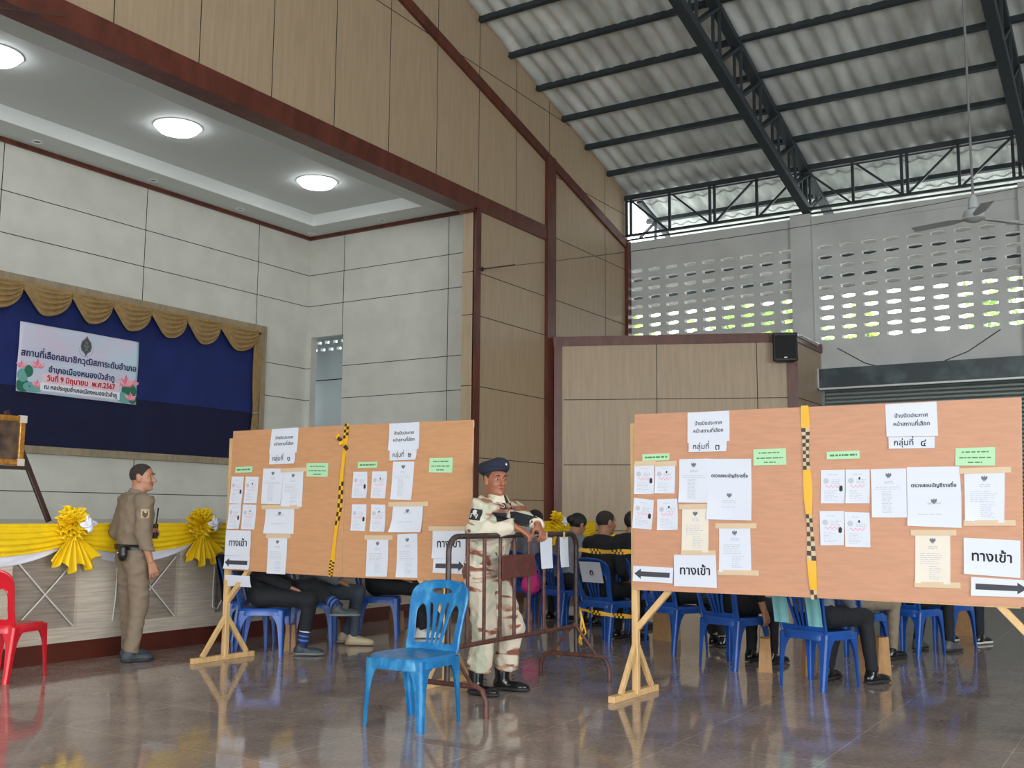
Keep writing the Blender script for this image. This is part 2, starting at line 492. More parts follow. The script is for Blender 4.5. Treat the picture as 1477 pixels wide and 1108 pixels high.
# ------------------------------------------------------------------ right wall with pierced concrete blocks
XW = 20.0; XO = XW + .12
mb = MB()
def blocks(ys, dy, zs, dzz):
    """blocks with a six-sided opening, each opening with its own depth"""
    for yc in ys:
        for zc in zs:
            oy, oz = dy / 2, dzz / 2
            out = [(-oy, -oz), (0, -oz), (oy, -oz), (oy, 0), (oy, oz), (0, oz), (-oy, oz), (-oy, 0)]
            hy, hz = .135, .052
            inn = [(-hy, -hz * .62), (0, -hz), (hy, -hz * .62), (hy, 0), (hy, hz * .62), (0, hz), (-hy, hz * .62), (-hy, 0)]
            vv = [(XW, yc + a, zc + b) for a, b in out] + [(XW, yc + a, zc + b) for a, b in inn] + [(XO, yc + a * .93, zc + b * .93) for a, b in inn] + [(XO, yc + a, zc + b) for a, b in out]
            ff = []
            for i in range(8):
                j = (i + 1) % 8
                ff += [(i, j, 8 + j, 8 + i), (8 + i, 8 + j, 16 + j, 16 + i), (16 + i, 16 + j, 24 + j, 24 + i)]
            mb.add(vv, ff)
zs = [4.66 + .199 * k for k in range(10)]
Z0, Z1 = zs[0] - .0995, zs[-1] + .0995
blocks([6.15 + .406 * k for k in range(9)], .406, zs, .199)
blocks([5.385 - .413 * k for k in range(9)], .413, zs, .199)
blocks([1.45 - .413 * k for k in range(9)], .413, zs, .199)
YS0, YS1 = -1.6, 5.5
def wl(y0, y1, z0, z1): mb.box((XW, y0, z0), (XW + .15, y1, z1))
wl(9.6, 9.9, 0, 7.05); wl(-14, 9.6, Z1, 7.08); wl(5.5, 9.6, 0, Z0); wl(YS0, YS1, 4.02, Z0); wl(-14, YS0, 0, Z0)
wl(5.5915, 5.947, Z0, Z1); wl(1.6565, 1.8745, Z0, Z1); wl(-14, -2.06, Z0, Z1)
for y in (5.82, 1.75, -2.3, -6.3, -10.3): mb.box((XW - .12, y - .2, 0 if y < 5 else 4.6), (XW, y + .2, 7.12))
mb.box((XW - .02, -14, 6.88), (XW, 9.6, 7.08))
struct('wall_right', mb, M_WHITEP, fix=True)
# roller shutter
mb = MB()
z = 0.0
while z < 3.66:
    y0, y1 = 1.95, 5.5
    mb.add([(XW + .05, y0, z), (XW + .05, y1, z), (XW + .012, y1, z + .02), (XW + .012, y0, z + .02), (XW + .012, y1, z + .055), (XW + .012, y0, z + .055), (XW + .05, y1, z + .075), (XW + .05, y0, z + .075)],
           [(0, 1, 2, 3), (3, 2, 4, 5), (5, 4, 6, 7)]); z += .075
mb.box((XW + .06, YS0, 0), (XW + .1, YS1, 3.7)); mb.box((XW - .03, 5.46, 0), (XW + .05, 5.53, 3.66))
DOOR = struct('door_1', mb, M_SHUT)
mb = MB(); mb.box((XW - .3, -1.59, 3.64), (XW - .001, 5.49, 4.019)); mb.box((XW - .31, -1.59, 3.62), (XW - .27, 5.515, 3.655), 1); mb.box((XW - .31, 5.49, 3.62), (XW - .002, 5.515, 4.03), 1)
mb.build('housing', [M_BOX, M_ALU], DOOR)

# ------------------------------------------------------------------ splayed partition in front of the corner
P0 = Vector((16.70, 9.535)); P1 = Vector((18.42, 5.52)); D = (P1 - P0).normalized(); N = Vector((-D.y, D.x)); LEN = (P1 - P0).length
if N.dot(Vector((-1, -1))) < 0: N = -N
PR = thing('partition_helper', None, None)
def pp(s, n, z): q = P0 + D * s + N * n; return (q.x, q.y, z)
def pbox(mb, s0, s1, n0, n1, z0, z1, mi=0):
    vv = [pp(s, n, z) for z in (z0, z1) for s, n in ((s0, n0), (s1, n0), (s1, n1), (s0, n1))]
    mb.add(vv, [(0, 3, 2, 1), (4, 5, 6, 7), (0, 1, 5, 4), (1, 2, 6, 5), (2, 3, 7, 6), (3, 0, 4, 7)], mi)
bpy.data.objects.remove(PR)
mb = MB()
pbox(mb, 0, LEN, -.1, 0, 0, 4.5)
for z in (3.355, 2.155, .968): pbox(mb, .17, LEN - .17, -.01, .002, z - .006, z + .006, 1)
for s in (.43 * LEN, .84 * LEN): pbox(mb, s - .006, s + .006, -.01, .002, 0, 4.4, 1)
mb.box((18.42, 5.52, 0), (20, 5.62, 4.5))
for z in (3.355, 2.155): mb.box((18.42, 5.517, z - .006), (20, 5.53, z + .006), 1)
struct('wall_partition', mb, [M_GABLE, M_SEAM])
mb = MB(); pbox(mb, -.02, LEN + .02, -.12, .04, 4.36, 4.53); mb.box((18.40, 5.49, 4.36), (20, 5.64, 4.53)); struct('trim_7', mb, M_BROWN)
mb = MB(); pbox(mb, 0, .14, -.02, .05, 0, 4.37); struct('trim_8', mb, M_BROWN)
mb = MB(); pbox(mb, LEN - .17, LEN + .01, -.02, .05, 0, 4.37); struct('trim_9', mb, M_BROWN)

# ------------------------------------------------------------------ the hall's other walls: wide doorways behind and beside the photographer
mb = MB(); mb.box((-10.2, -14, 4.6), (-10, 9.6, 8.2))
for y in (-14, -8.2, 8): mb.box((-10.2, y, 0), (-10, y + 1.6, 4.6))
struct('wall_back', mb, M_WHITEP)
mb = MB(); mb.prism([(-10, 4.6), (20, 4.6), (20, rz(20)), (5, rz(5.001)), (-10, rz(-10))], 'y', -12.2, -12)
for x in (-10, -9, 3.5, 4.9): mb.box((x, -12.2, 0), (x + 1.5, -12, 4.6))
mb.box((6.4, -12.2, 0), (20, -12, 4.6))
struct('wall_left', mb, M_WHITEP)

# ------------------------------------------------------------------ roof
mb = MB()
pitch, amp = .3, .03
cx = [22.3, 21.5, 20.55, 19.45, 18.35, 17.25, 16.15, 15.05, 13.95, 12.85, 11.75, 10.65]
ny = int((9.6 + 6) / pitch * 6)
for a, b in zip(cx, cx[1:]):
    def fn(u, v, a=a, b=b):
        y = 9.6 - u * 15.6
        x = a + (b - .12 - a) * v
        return (x, y, 8.15 + .283 * (20 - x) + amp * math.sin(y / pitch * 2 * math.pi) + .012 - .024 * v)
    mb.grid(fn, ny, 1)
fn = lambda u, v: (10.65 - 5.65 * v, 9.6 - 21.8 * u, 8.15 + .283 * (9.35 + 5.65 * v)); mb.grid(fn, 1, 1)
fn = lambda u, v: (22.3 - 11.65 * v, -6 - 6.2 * u, 8.15 + .283 * (-2.3 + 11.65 * v)); mb.grid(fn, 1, 1)
fn = lambda u, v: (5 - 17 * v, 9.6 - 21.8 * u, 12.39 - .283 * 17 * v); mb.grid(fn, 1, 1)
struct('roof', mb, M_ROOF, smooth=True, sharp=180)
ORD = ['lowest', 'second', 'third', 'fourth', 'fifth', 'sixth', 'seventh', 'eighth', 'ninth', 'tenth', 'eleventh']
for k in range(9):
    x = 20.95 - .967 * k if k else 20.97
    mb = MB(); zc = 8.15 + .283 * (20 - x) - .075
    mb.beam((x, -6, zc), (x, 9.6, zc), .05, .1, upv=(.272, 0, .96)); mb.beam((x + .03, -6, zc - .04), (x + .03, 9.6, zc - .04), .05, .012, upv=(.272, 0, .96))
    tag(mb.build('roof_purlin', M_STEEL), '%s of the dark steel purlins under the roof sheets counted up from the eaves' % ORD[k], 'purlin', 'steel roof purlins')
def truss(yc, label):
    t = thing('roof_truss', label, 'roof truss', (19.9, yc, 7.1), world_coords=True, group='sloping steel roof trusses')
    bz = lambda x: 7.21 + .245 * (19.9 - x)
    tz = lambda x: 8.15 + .283 * (20 - x) - .19
    mb = MB(); mb.beam((19.95, yc, bz(19.95)), (9, yc, bz(9)), .17, .15); mb.build('bottom_chord', M_STEEL, t, bev=.01)
    mb = MB(); mb.beam((21.6, yc, tz(21.6)), (9, yc, tz(9)), .17, .12); mb.build('top_chord', M_STEEL, t, bev=.01)
    for k in range(1, 10):
        x = 20.95 - .967 * k
        mb = MB()
        for s in (-.055, .055): mb.beam((x, yc + s, bz(x)), (x, yc + s, tz(x)), .04, .05, upv=(1, 0, 0))
        mb.build('upright', M_STEEL, t)
        x2 = x + .967
        mb = MB()
        for s in (-.055, .055):
            mb.beam((x, yc + s, bz(x) + .02), (x2, yc + s, tz(x2) - .02) if k > 1 else (20.9, yc + s, tz(20.9)), .035, .05, upv=(0, 0, 1))
        mb.build('diagonal', M_STEEL, t)
truss(5.69, 'sloping steel lattice truss that meets the white pillar beside the ceiling fan')
truss(1.72, 'sloping steel lattice truss at the top right corner behind the ceiling fan rod')
t = thing('eaves_bracket', 'small dark steel bracket holding the roof overhang just outside the brown corner post', 'roof bracket', (20.2, 9.3, 7.2), world_coords=True)
mb = MB(); mb.beam((20.05, 9.35, 8.0), (21.6, 9.35, 7.58), .1, .1); mb.build('top_chord', M_STEEL, t)
mb = MB(); mb.beam((20.1, 9.35, 7.2), (20.9, 9.35, 7.74), .05, .05); mb.build('diagonal', M_STEEL, t)
mb = MB(); mb.beam((20.9, 9.35, 7.1), (20.9, 9.35, 7.74), .05, .05, upv=(1, 0, 0)); mb.build('upright', M_STEEL, t)
# lattice beam along the eaves
t = thing('eaves_beam', 'long flat lattice beam of dark steel along the top of the pierced block wall', 'lattice beam', (19.9, 4, 7.1), world_coords=True)
xe = 19.85
mb = MB(); mb.beam((xe, -6, 8.03), (xe, 9.58, 8.03), .1, .1); mb.beam((xe, -6, 7.95), (xe, 9.58, 7.95), .03, .03); mb.build('top_chord', M_STEEL, t)
mb = MB(); mb.beam((xe, -6, 7.2), (xe, 9.58, 7.2), .06, .05); mb.beam((xe + .1, -6, 7.13), (xe + .1, 9.58, 7.13), .05, .03); mb.build('bottom_chord', M_STEEL, t)
ys = [9.5 - .945 * k for k in range(16)]
for k, y in enumerate(ys):
    mb = MB()
    for s in ((-.05, .05) if k % 2 == 0 else (0,)): mb.beam((xe, y + s, 7.2), (xe, y + s, 8.0), .05, .05, upv=(1, 0, 0))
    mb.build('upright', M_STEEL, t)
    if k + 1 < len(ys):
        y2 = ys[k + 1]
        mb = MB()
        # each bay of four panels: down, down to the middle, up from it, up to the next pillar
        if k % 4 in (0, 1): mb.beam((xe, y - .06, 7.96), (xe, y2 + .06, 7.22), .04, .04, upv=(1, 0, 0))
        else: mb.beam((xe, y - .06, 7.22), (xe, y2 + .06, 7.96), .04, .04, upv=(1, 0, 0))
        mb.build('diagonal', M_STEEL, t)
# awning outside the pierced wall
mb = MB(); mb.add([(20.2, -12, 6.66), (20.2, 14, 6.66), (25.2, 14, 6.62), (25.2, -12, 6.62), (20.2, -12, 6.7), (20.2, 14, 6.7), (25.2, 14, 6.66), (25.2, -12, 6.66)], [(0, 1, 2, 3), (0, 3, 7, 4), (1, 5, 6, 2), (3, 2, 6, 7), (0, 4, 5, 1)]); mb.add([(20.2, -12, 6.7), (20.2, 14, 6.7), (25.2, 14, 6.66), (25.2, -12, 6.66)], [(0, 3, 2, 1)], 1)
struct('roof_awning', mb, [mat('awning_sheet', sr(120, 122, 118), .8, noise=.25, nscale=1.2), mat('awning_top_reflector', sr(225, 225, 220), .8)])  # top face made pale to bounce light up under the roof overhang
for k, lab in enumerate(('nearer', 'middle', 'outer')):
    mb = MB(); x = 21.5 + 1.6 * k; zc = 6.56; mb.beam((x, -12, zc), (x, 14, zc), .08, .1)
    tag(mb.build('awning_rail', M_STEEL), '%s dark rail under the awning seen through the pierced blocks' % lab, 'awning rail', 'rails under the awning outside')
# ------------------------------------------------------------------ stage lamps and ceiling fittings
M_LAMP = emat('lit_lamp_diffuser', (.93, .98, 1.0), 17)
M_RIM = mat('white_lamp_rim', sr(235, 238, 238), .4)
for x, lab in ((4.1, 'lit round ceiling lamp over the far end of the stage'), (7.05, 'lit round ceiling lamp cut off at the picture edge over the stage'), (9.92, 'lit round ceiling lamp above the middle of the blue backdrop'), (12.9, 'lit round ceiling lamp nearest the stage side wall')):
    t = thing('ceiling_lamp', lab, 'ceiling lamp', (x, 12.05, ZT), group='round lamps in the stage ceiling')
    mb = MB(); mb.lathe([(.35, 0), (.35, -.012), (.31, -.016), (.305, -.012), (.305, 0)], n=32); mb.build('rim', M_RIM, t, smooth=True)
    mb = MB(); mb.lathe([(.3, -.005), (.3, -.05), (.26, -.085), (.15, -.105), (.03, -.11)], n=32); mb.build('diffuser', M_LAMP, t, smooth=True)
M_DARKL = mat('dark_lamp_hole', (.02, .02, .02), .3)
spots = [(6.85, 10.48, 'first from the picture edge of the small unlit downlights along the stage front'), (8.9, 10.48, 'small unlit downlight in front of the middle round lamp'), (11.0, 10.48, 'small unlit downlight just in front of the lamp by the side wall'), (12.94, 10.46, 'small unlit downlight nearest the wooden corner post'),
         (8.87, 13.86, 'small unlit downlight over the back wall near the picture edge'), (10.97, 13.86, 'small unlit downlight over the back wall above the backdrop'), (12.87, 13.86, 'small unlit downlight over the back wall near the stage corner'), (14.78, 13.9, 'small unlit downlight right in the back corner of the stage'), (14.72, 12.1, 'small unlit downlight beside the side wall of the stage'), (14.6, 10.3, 'small unlit downlight tucked beside the beige corner post')]
for x, y, lab in spots:
    t = thing('downlight', lab, 'downlight', (x, y, ZS), group='small downlights in the stage ceiling')
    mb = MB(); mb.lathe([(.075, 0), (.085, -.012), (.06, -.018), (.055, -.004), (.055, 0)], n=20); mb.build('rim', M_RIM, t, smooth=True)
    mb = MB(); mb.lathe([(.055, -.003), (.04, -.006), (.01, -.012)], n=16); mb.build('lens', M_DARKL, t, smooth=True)

# ------------------------------------------------------------------ blue backdrop with gold swags on the stage back wall
M_BLUE = mat('bright_blue_cloth', sr(20, 36, 98), .85, noise=.12, nscale=3, bump=.1, bscale=300)
M_NAVY = mat('navy_cloth', sr(9, 15, 54), .85, noise=.12, nscale=3)
M_FRAME = mat('taupe_frame', sr(150, 136, 112), .5, noise=.15, nscale=12, stretch=(1, 1, .3))
M_GOLD = mat('gold_brown_satin', sr(156, 128, 84), .5, noise=.15, nscale=14)
t = thing('backdrop_board', 'large blue cloth covered backdrop with taupe frame on the stage back wall', 'backdrop', (9, YB, 2.1), world_coords=True)
BX0, BX1, BZ0, BZ1 = 1.2, 13.84, 2.09, 4.69
mb = MB(); mb.box((BX0 + .1, YB - .05, 3.06), (BX1 - .1, YB - .003, BZ1 - .1)); mb.build('upper_part', M_BLUE, t)
mb = MB(); mb.box((BX0 + .1, YB - .055, BZ0 + .1), (BX1 - .1, YB - .003, 3.06)); o = mb.build('lower_part', M_NAVY, t); o['label'] = 'darker navy lower part of the cloth'  # the backdrop is coloured darker below this height
mb = MB(); mb.box((BX0, YB - .09, BZ1 - .14), (BX1, YB - .001, BZ1)); mb.box((BX0, YB - .09, BZ0), (BX1, YB - .001, BZ0 + .115)); mb.box((BX1 - .13, YB - .09, BZ0 + .115), (BX1, YB - .001, BZ1 - .14)); mb.box((BX0, YB - .09, BZ0 + .115), (BX0 + .13, YB - .001, BZ1 - .14))
mb.build('frame', M_FRAME, t, bev=.008)
def swag_fn(x0, x1, ztop, drop, yb, seed, ys=-1):
    w = x1 - x0
    r = random.Random(seed); ph = r.uniform(0, 1)
    def fn(u, v):
        # the folds sag from a high straight edge on one side to a tight gather on the other
        peak = .46
        sag = (u / peak) ** 1.35 if u < peak else ((1 - u) / (1 - peak)) ** .62
        sag = max(0, min(1, sag)); sag = math.sin(sag * math.pi / 2)
        z = ztop - .015 - v * (.06 + drop * sag)
        gather = max(0, (u - .55) / .45)
        f = math.sin((v * 5.0 + ph) * 2 * math.pi) * .02 * (.35 + .65 * sag) * (.4 + .9 * min(1, u * 1.6)) * min(1, (1 - u) * 6 + .3)
        depth = .05 + .06 * sag * math.sin(v * math.pi * .8) + .02 * gather
        x = x0 + w * u - .02 * math.sin(v * 3) * sag
        return (x, yb + ys * (depth + f), z)
    return fn
t = thing('swag_valance', 'row of gold brown draped swags along the top of the blue backdrop', 'valance', (9, YB - .09, 4.5), world_coords=True)
xs = [1.45 + .7435 * k for k in range(10)] + [8.873, 9.679, 10.407, 11.151, 11.892, 12.636, 13.55]
for i, (a, b) in enumerate(zip(xs, xs[1:])):
    mb = MB(); mb.sheet(swag_fn(a - .01, b + .02, 4.57, .37, YB - .09, i), 28, 44, (0, .006, 0)); mb.build('swag', M_GOLD, t, smooth=True, sharp=180)
mb = MB(); mb.box((BX0, YB - .135, 4.535), (BX1 - .12, YB - .09, 4.59)); mb.build('heading_band', M_GOLD, t, bev=.01)
t = thing('tied_curtain', 'narrow gold brown curtain tied back at the right edge of the blue backdrop', 'curtain', (13.5, YB - .1, 2.3), world_coords=True)
mb = MB()
def fn(u, v):
    z = 4.5 - v * 2.25
    w = .17 - .075 * math.exp(-((z - 3.05) / .35) ** 2) + .02 * (z < 3)
    x = 13.57 + (u - .5) * w * (1 if z > 3 else 1.05)
    return (x, YB - .13 + .02 * math.sin(u * 6 * 2 * math.pi), z)
mb.sheet(fn, 48, 30, (0, .006, 0)); mb.build('cloth', M_GOLD, t, smooth=True, sharp=180)
mb = MB(); mb.tube([(13.51 + .065 * math.cos(a) + .06, YB - .135 + .035 * math.sin(a), 3.05 + .01 * math.cos(a)) for a in [i * math.pi / 8 for i in range(17)]], .016, 8); mb.build('tie_band', M_FRAME, t, smooth=True)

# ------------------------------------------------------------------ printed banner
def banner():
    W2, H2 = 2.085, 1.025
    m = bpy.data.materials.new('printed_vinyl'); m.use_nodes = True
    nt = m.node_tree; b = nt.nodes['Principled BSDF']; L = nt.links.new
    tc = nt.nodes.new('ShaderNodeTexCoord'); nz = nt.nodes.new('ShaderNodeTexNoise'); nz.inputs['Scale'].default_value = 1.6
    L(tc.outputs['Object'], nz.inputs['Vector']); cr = nt.nodes.new('ShaderNodeValToRGB'); e = cr.color_ramp.elements
    e[0].position = .35; e[0].color = (*sr(216, 204, 226), 1); e[1].position = .65; e[1].color = (*sr(196, 216, 232), 1)
    L(nz.outputs['Fac'], cr.inputs[0]); L(cr.outputs[0], b.inputs['Base Color']); b.inputs['Roughness'].default_value = .45
    t = thing('event_banner', 'printed pale banner with Thai lettering pinned on the blue backdrop', 'banner', (9.965, YB - .07, 3.485))
    bump = lambda x, y: -.012 - .006 * math.sin(x * 7 + y * 3) - .005 * math.sin(x * 3 - y * 8)
    mb = MB(); mb.sheet(lambda u, v: ((u - .5) * W2, bump((u - .5) * W2, (v - .5) * H2), (v - .5) * H2 - .012 * (u - .5)), 40, 20, (0, .003, 0)); mb.build('vinyl_sheet', m, t, smooth=True, sharp=180)
    def P(d):
        return lambda x, y, z=0: (x, bump(x, y) - d, y - .006 * x)
    ink = mat('navy_print', sr(36, 46, 104), .5); red = mat('red_print', sr(206, 40, 66), .5); wh = mat('white_print', sr(240, 240, 244), .5); dk = mat('emblem_print', sr(112, 118, 116), .5); dk2 = mat('emblem_dark', sr(72, 80, 74), .5)
    pk = mat('pink_print', sr(236, 128, 150), .5); pk2 = mat('pale_pink_print', sr(246, 180, 192), .5); gn = mat('green_print', sr(44, 116, 92), .5); gn2 = mat('teal_print', sr(110, 172, 166), .5)
    mb = MB()
    text(mb, 'สถานที่เลือกสมาชิกวุฒิสภาระดับอำเภอ', 0, .06, w=2.0, fn=P(.006), bold=.004); mb.build('dark_lettering', ink, t); mb = MB()
    text(mb, 'อำเภอเมืองหนองบัวลำภู', .03, -.14, w=1.15, fn=P(.006), bold=.004)
    mb.build('dark_lettering', ink, t)
    mb = MB(); text(mb, 'วันที่ 9 มิถุนายน  พ.ศ.2567', .03, -.275, w=1.2, fn=P(.008), bold=.004); mb.build('red_lettering', red, t)
    mb = MB(); text(mb, 'ณ หอประชุมอำเภอเมืองหนองบัวลำภู', .03, -.405, w=1.28, fn=P(.008), bold=.003); mb.build('dark_lettering', ink, t)
    f = P(.004)
    mb = MB(); mb.grid(lambda u, v: f(.03 + (u - .5) * 1.36, -.275 + (v - .5) * .15), 24, 3); mb.build('pale_band', mat('pale_rose_band', sr(238, 206, 216), .5), t)
    mb = MB(); mb.grid(lambda u, v: f(.03 + (u - .5) * 1.4, -.405 + (v - .5) * .12), 24, 3); mb.build('pale_band', wh, t)
    # emblem: lozenge-shaped shield in a broken ring
    mb = MB(); f = P(.003); cx_, cy_ = .07, .3
    ring = [(cx_ + .13 * math.cos(a), cy_ - .02 + .15 * math.sin(a)) for a in [i * math.pi / 20 for i in range(41)]]
    for i in range(21, 40):
        if i % 2: 
            a, b_ = ring[i], ring[i + 1]; mb.add([f(a[0], a[1]), f(b_[0], b_[1]), f(b_[0] * .97 + cx_ * .03, b_[1] + .012), f(a[0] * .97 + cx_ * .03, a[1] + .012)], [(0, 1, 2, 3)])
    out = [(0, .165), (.03, .12), (.085, .07), (.1, 0), (.085, -.07), (.03, -.11), (0, -.16), (-.03, -.11), (-.085, -.07), (-.1, 0), (-.085, .07), (-.03, .12)]
    mb.add([f(cx_ + x, cy_ + y) for x, y in out], [tuple(range(12))])
    f = P(.0045)
    mb.add([f(cx_ + x * .8, cy_ + y * .8) for x, y in out], [tuple(range(12))], 1)
    f = P(.006)
    for dx, dy, r_ in ((0, .05, .03), (-.03, .0, .022), (.03, .0, .022), (0, -.05, .03), (0, -.01, .02)):
        mb.add([f(cx_ + dx + r_ * math.cos(a), cy_ + dy + r_ * math.sin(a)) for a in [i * math.pi / 5 for i in range(10)]], [tuple(range(10))], 0)
    mb.build('emblem', [dk, dk2], t)
    # lotus flowers and leaves in the corners
    def lotus(cx, cy, s, d):
        mb = MB(); f = P(d)
        for i in range(9):
            a = math.radians(20 + 140 * i / 8); l = s * (.8 + .25 * math.sin(i * 2.1))
            tip = (cx + l * math.cos(a), cy + l * math.sin(a)); nx, ny = -math.sin(a) * s * .17, math.cos(a) * s * .17
            mx_, my_ = cx + l * .55 * math.cos(a), cy + l * .55 * math.sin(a)
            mb.add([f(cx, cy), f(mx_ - nx, my_ - ny), f(*tip), f(mx_ + nx, my_ + ny)], [(0, 1, 2, 3)], i % 2)
            f = P(d + .0003 * (i + 1))
        mb.build('lotus_print', [pk, pk2], t)
    def leaf(cx, cy, rx, ry, d, mi):
        mb = MB(); f = P(d)
        mb.add([f(max(-W2 / 2, min(W2 / 2, cx + rx * math.cos(a))), max(-H2 / 2 , min(H2 / 2, cy + ry * math.sin(a)))) for a in [i * math.pi / 9 for i in range(18)]], [tuple(range(18))]); mb.build('leaf_print', mi, t)
    for c in ((-.94, -.42, .12, .1, .0012, gn), (-.78, -.43, .16, .08, .0016, gn2), (-.95, -.27, .09, .1, .0019, gn2), (.9, -.3, .14, .12, .0012, gn), (.82, -.42, .16, .09, .0016, gn2), (.97, -.42, .08, .09, .0019, gn), (-.55, -.3, .1, .05, .0012, gn2), (-.86, -.2, .07, .09, .0023, gn)): leaf(*c)
    for c in ((-.73, -.14, .15, .0028), (-.98, -.16, .11, .0028), (-.72, -.42, .12, .0028), (.83, -.24, .2, .0028), (.93, -.45, .14, .0028), (1.0, -.2, .1, .003)): lotus(*c)
banner()

# ------------------------------------------------------------------ yellow and white bunting on the stage front
M_YEL = mat('yellow_satin', sr(244, 205, 20), .45, noise=.06, nscale=10)
M_WHT = mat('white_satin', sr(226, 228, 240), .5)
RX = [5.61 + 1.395 * k for k in range(-1, 8)]
lab_sw = {0: 'yellow cloth swag on the stage front left of the first rosette', 1: 'yellow cloth swag between two rosettes behind the man in khaki uniform', 2: 'yellow cloth swag running behind the wooden notice board with groups one and two', 7: 'yellow cloth swag beside the far rosette, left of the partition wall', 6: 'yellow cloth swag behind the guard at the barrier'}
lab_ws = {k: v.replace('yellow cloth swag', 'white cloth underswag') for k, v in lab_sw.items()}
ZD = 1.15
for k in (0, 1, 2, 6, 7):
    a = RX[k]; b = RX[k + 1] if k < 7 else XE - .02
    def fy(u, v, a=a, b=b):
        s = math.sin(math.pi * u) ** .75; e = 1 - (2 * u - 1) ** 2
        g = .1 * (1 - s)
        z = ZD - .04 * (1 - e) * v - v * (.13 + .135 * s) + .004
        f = math.sin(v * 5.2 * 2 * math.pi + .6 * math.sin(u * 6)) * .009 * (1.2 - .5 * s)
        return (a + (b - a) * u, YF - .028 - .022 * s * math.sin(v * math.pi) - f, z)
    def fw_(u, v, a=a, b=b):
        s = math.sin(math.pi * u) ** .75; e = 1 - (2 * u - 1) ** 2
        zt = ZD - .04 * (1 - e) - (.13 + .135 * s) + .05
        z = zt - v * (.05 + .085 * s + .0 * e)
        return (a + (b - a) * u, YF - .01 - .004 * math.sin(v * 9 + u * 14), z)
    mb = MB(); mb.sheet(fy, 36, 40, (0, .004, 0)); tag(mb.build('yellow_swag', M_YEL, smooth=True, sharp=180), lab_sw[k], 'bunting', 'yellow swags on the stage front')
    mb = MB(); mb.sheet(fw_, 36, 10, (0, .004, 0)); tag(mb.build('white_swag', M_WHT, smooth=True, sharp=180), lab_ws[k], 'bunting', 'white underswags on the stage front')
def rosette(x, lab, seed):
    r = random.Random(seed)
    t = thing('bunting_rosette', lab, 'rosette', (x, YF - .05, 1.15), group='yellow rosettes on the stage front')
    mb = MB()
    for L_, (R0, dep) in enumerate(((.155, .02), (.135, .06), (.105, .095), (.07, .115))):
        n = 17 - 3 * L_; ph = r.uniform(0, 6)
        def fn(u, v, R0=R0, dep=dep, n=n, ph=ph):
            a = u * 2 * math.pi; w = math.sin(n * a + ph)
            rad = .02 + (R0 - .02) * v * (1 + .1 * math.sin(3 * a + ph) + .06 * math.sin(7 * a))
            return (rad * math.cos(a), -dep * (.55 + .45 * v) - .028 * w * v + .012 * math.sin(2 * n * a) * v, rad * math.sin(a))
        mb.sheet(fn, 150, 8, (0, .003, 0))
    mb.build('ruffle', M_YEL, t, smooth=True, sharp=180)
    mb = MB()
    def fn(u, v):
        a = u * 2 * math.pi; rad = .065 * v * (1 + .25 * math.sin(4 * a + 1))
        return (.075 + rad * math.cos(a), -.13 - .035 * (1 - v) - .014 * math.sin(7 * a + 8 * v) * v, -.0 + rad * math.sin(a))
    mb.sheet(fn, 60, 8, (0, .004, 0)); o = mb.build('white_center', M_WHT, t, smooth=True, sharp=180); o['label'] = 'crumpled white cloth centre'
    mb = MB()
    def fn(u, v):
        w = .05 + .46 * v ** .8; c = .02 * v
        f = math.sin(u * 6.5 * 2 * math.pi + 1) * (.012 + .02 * v)
        zl = -.11 - v * (.17 + .1 * math.sin(math.pi * (u * .9 + .05)) + .04 * math.sin(u * 19))
        return (c + (u - .5) * w, -.045 - f - .02 * v, zl)
    mb.sheet(fn, 90, 16, (0, .004, 0)); mb.build('tail', M_YEL, t, smooth=True, sharp=180)
rosette(RX[1], 'yellow ruffled rosette on the stage front left of the man in khaki', 1)
rosette(RX[2], 'yellow ruffled rosette on the stage front right of the man in khaki', 2)
rosette(13.9, 'yellow ruffled rosette far away at the foot of the wooden post, behind the barrier', 3)

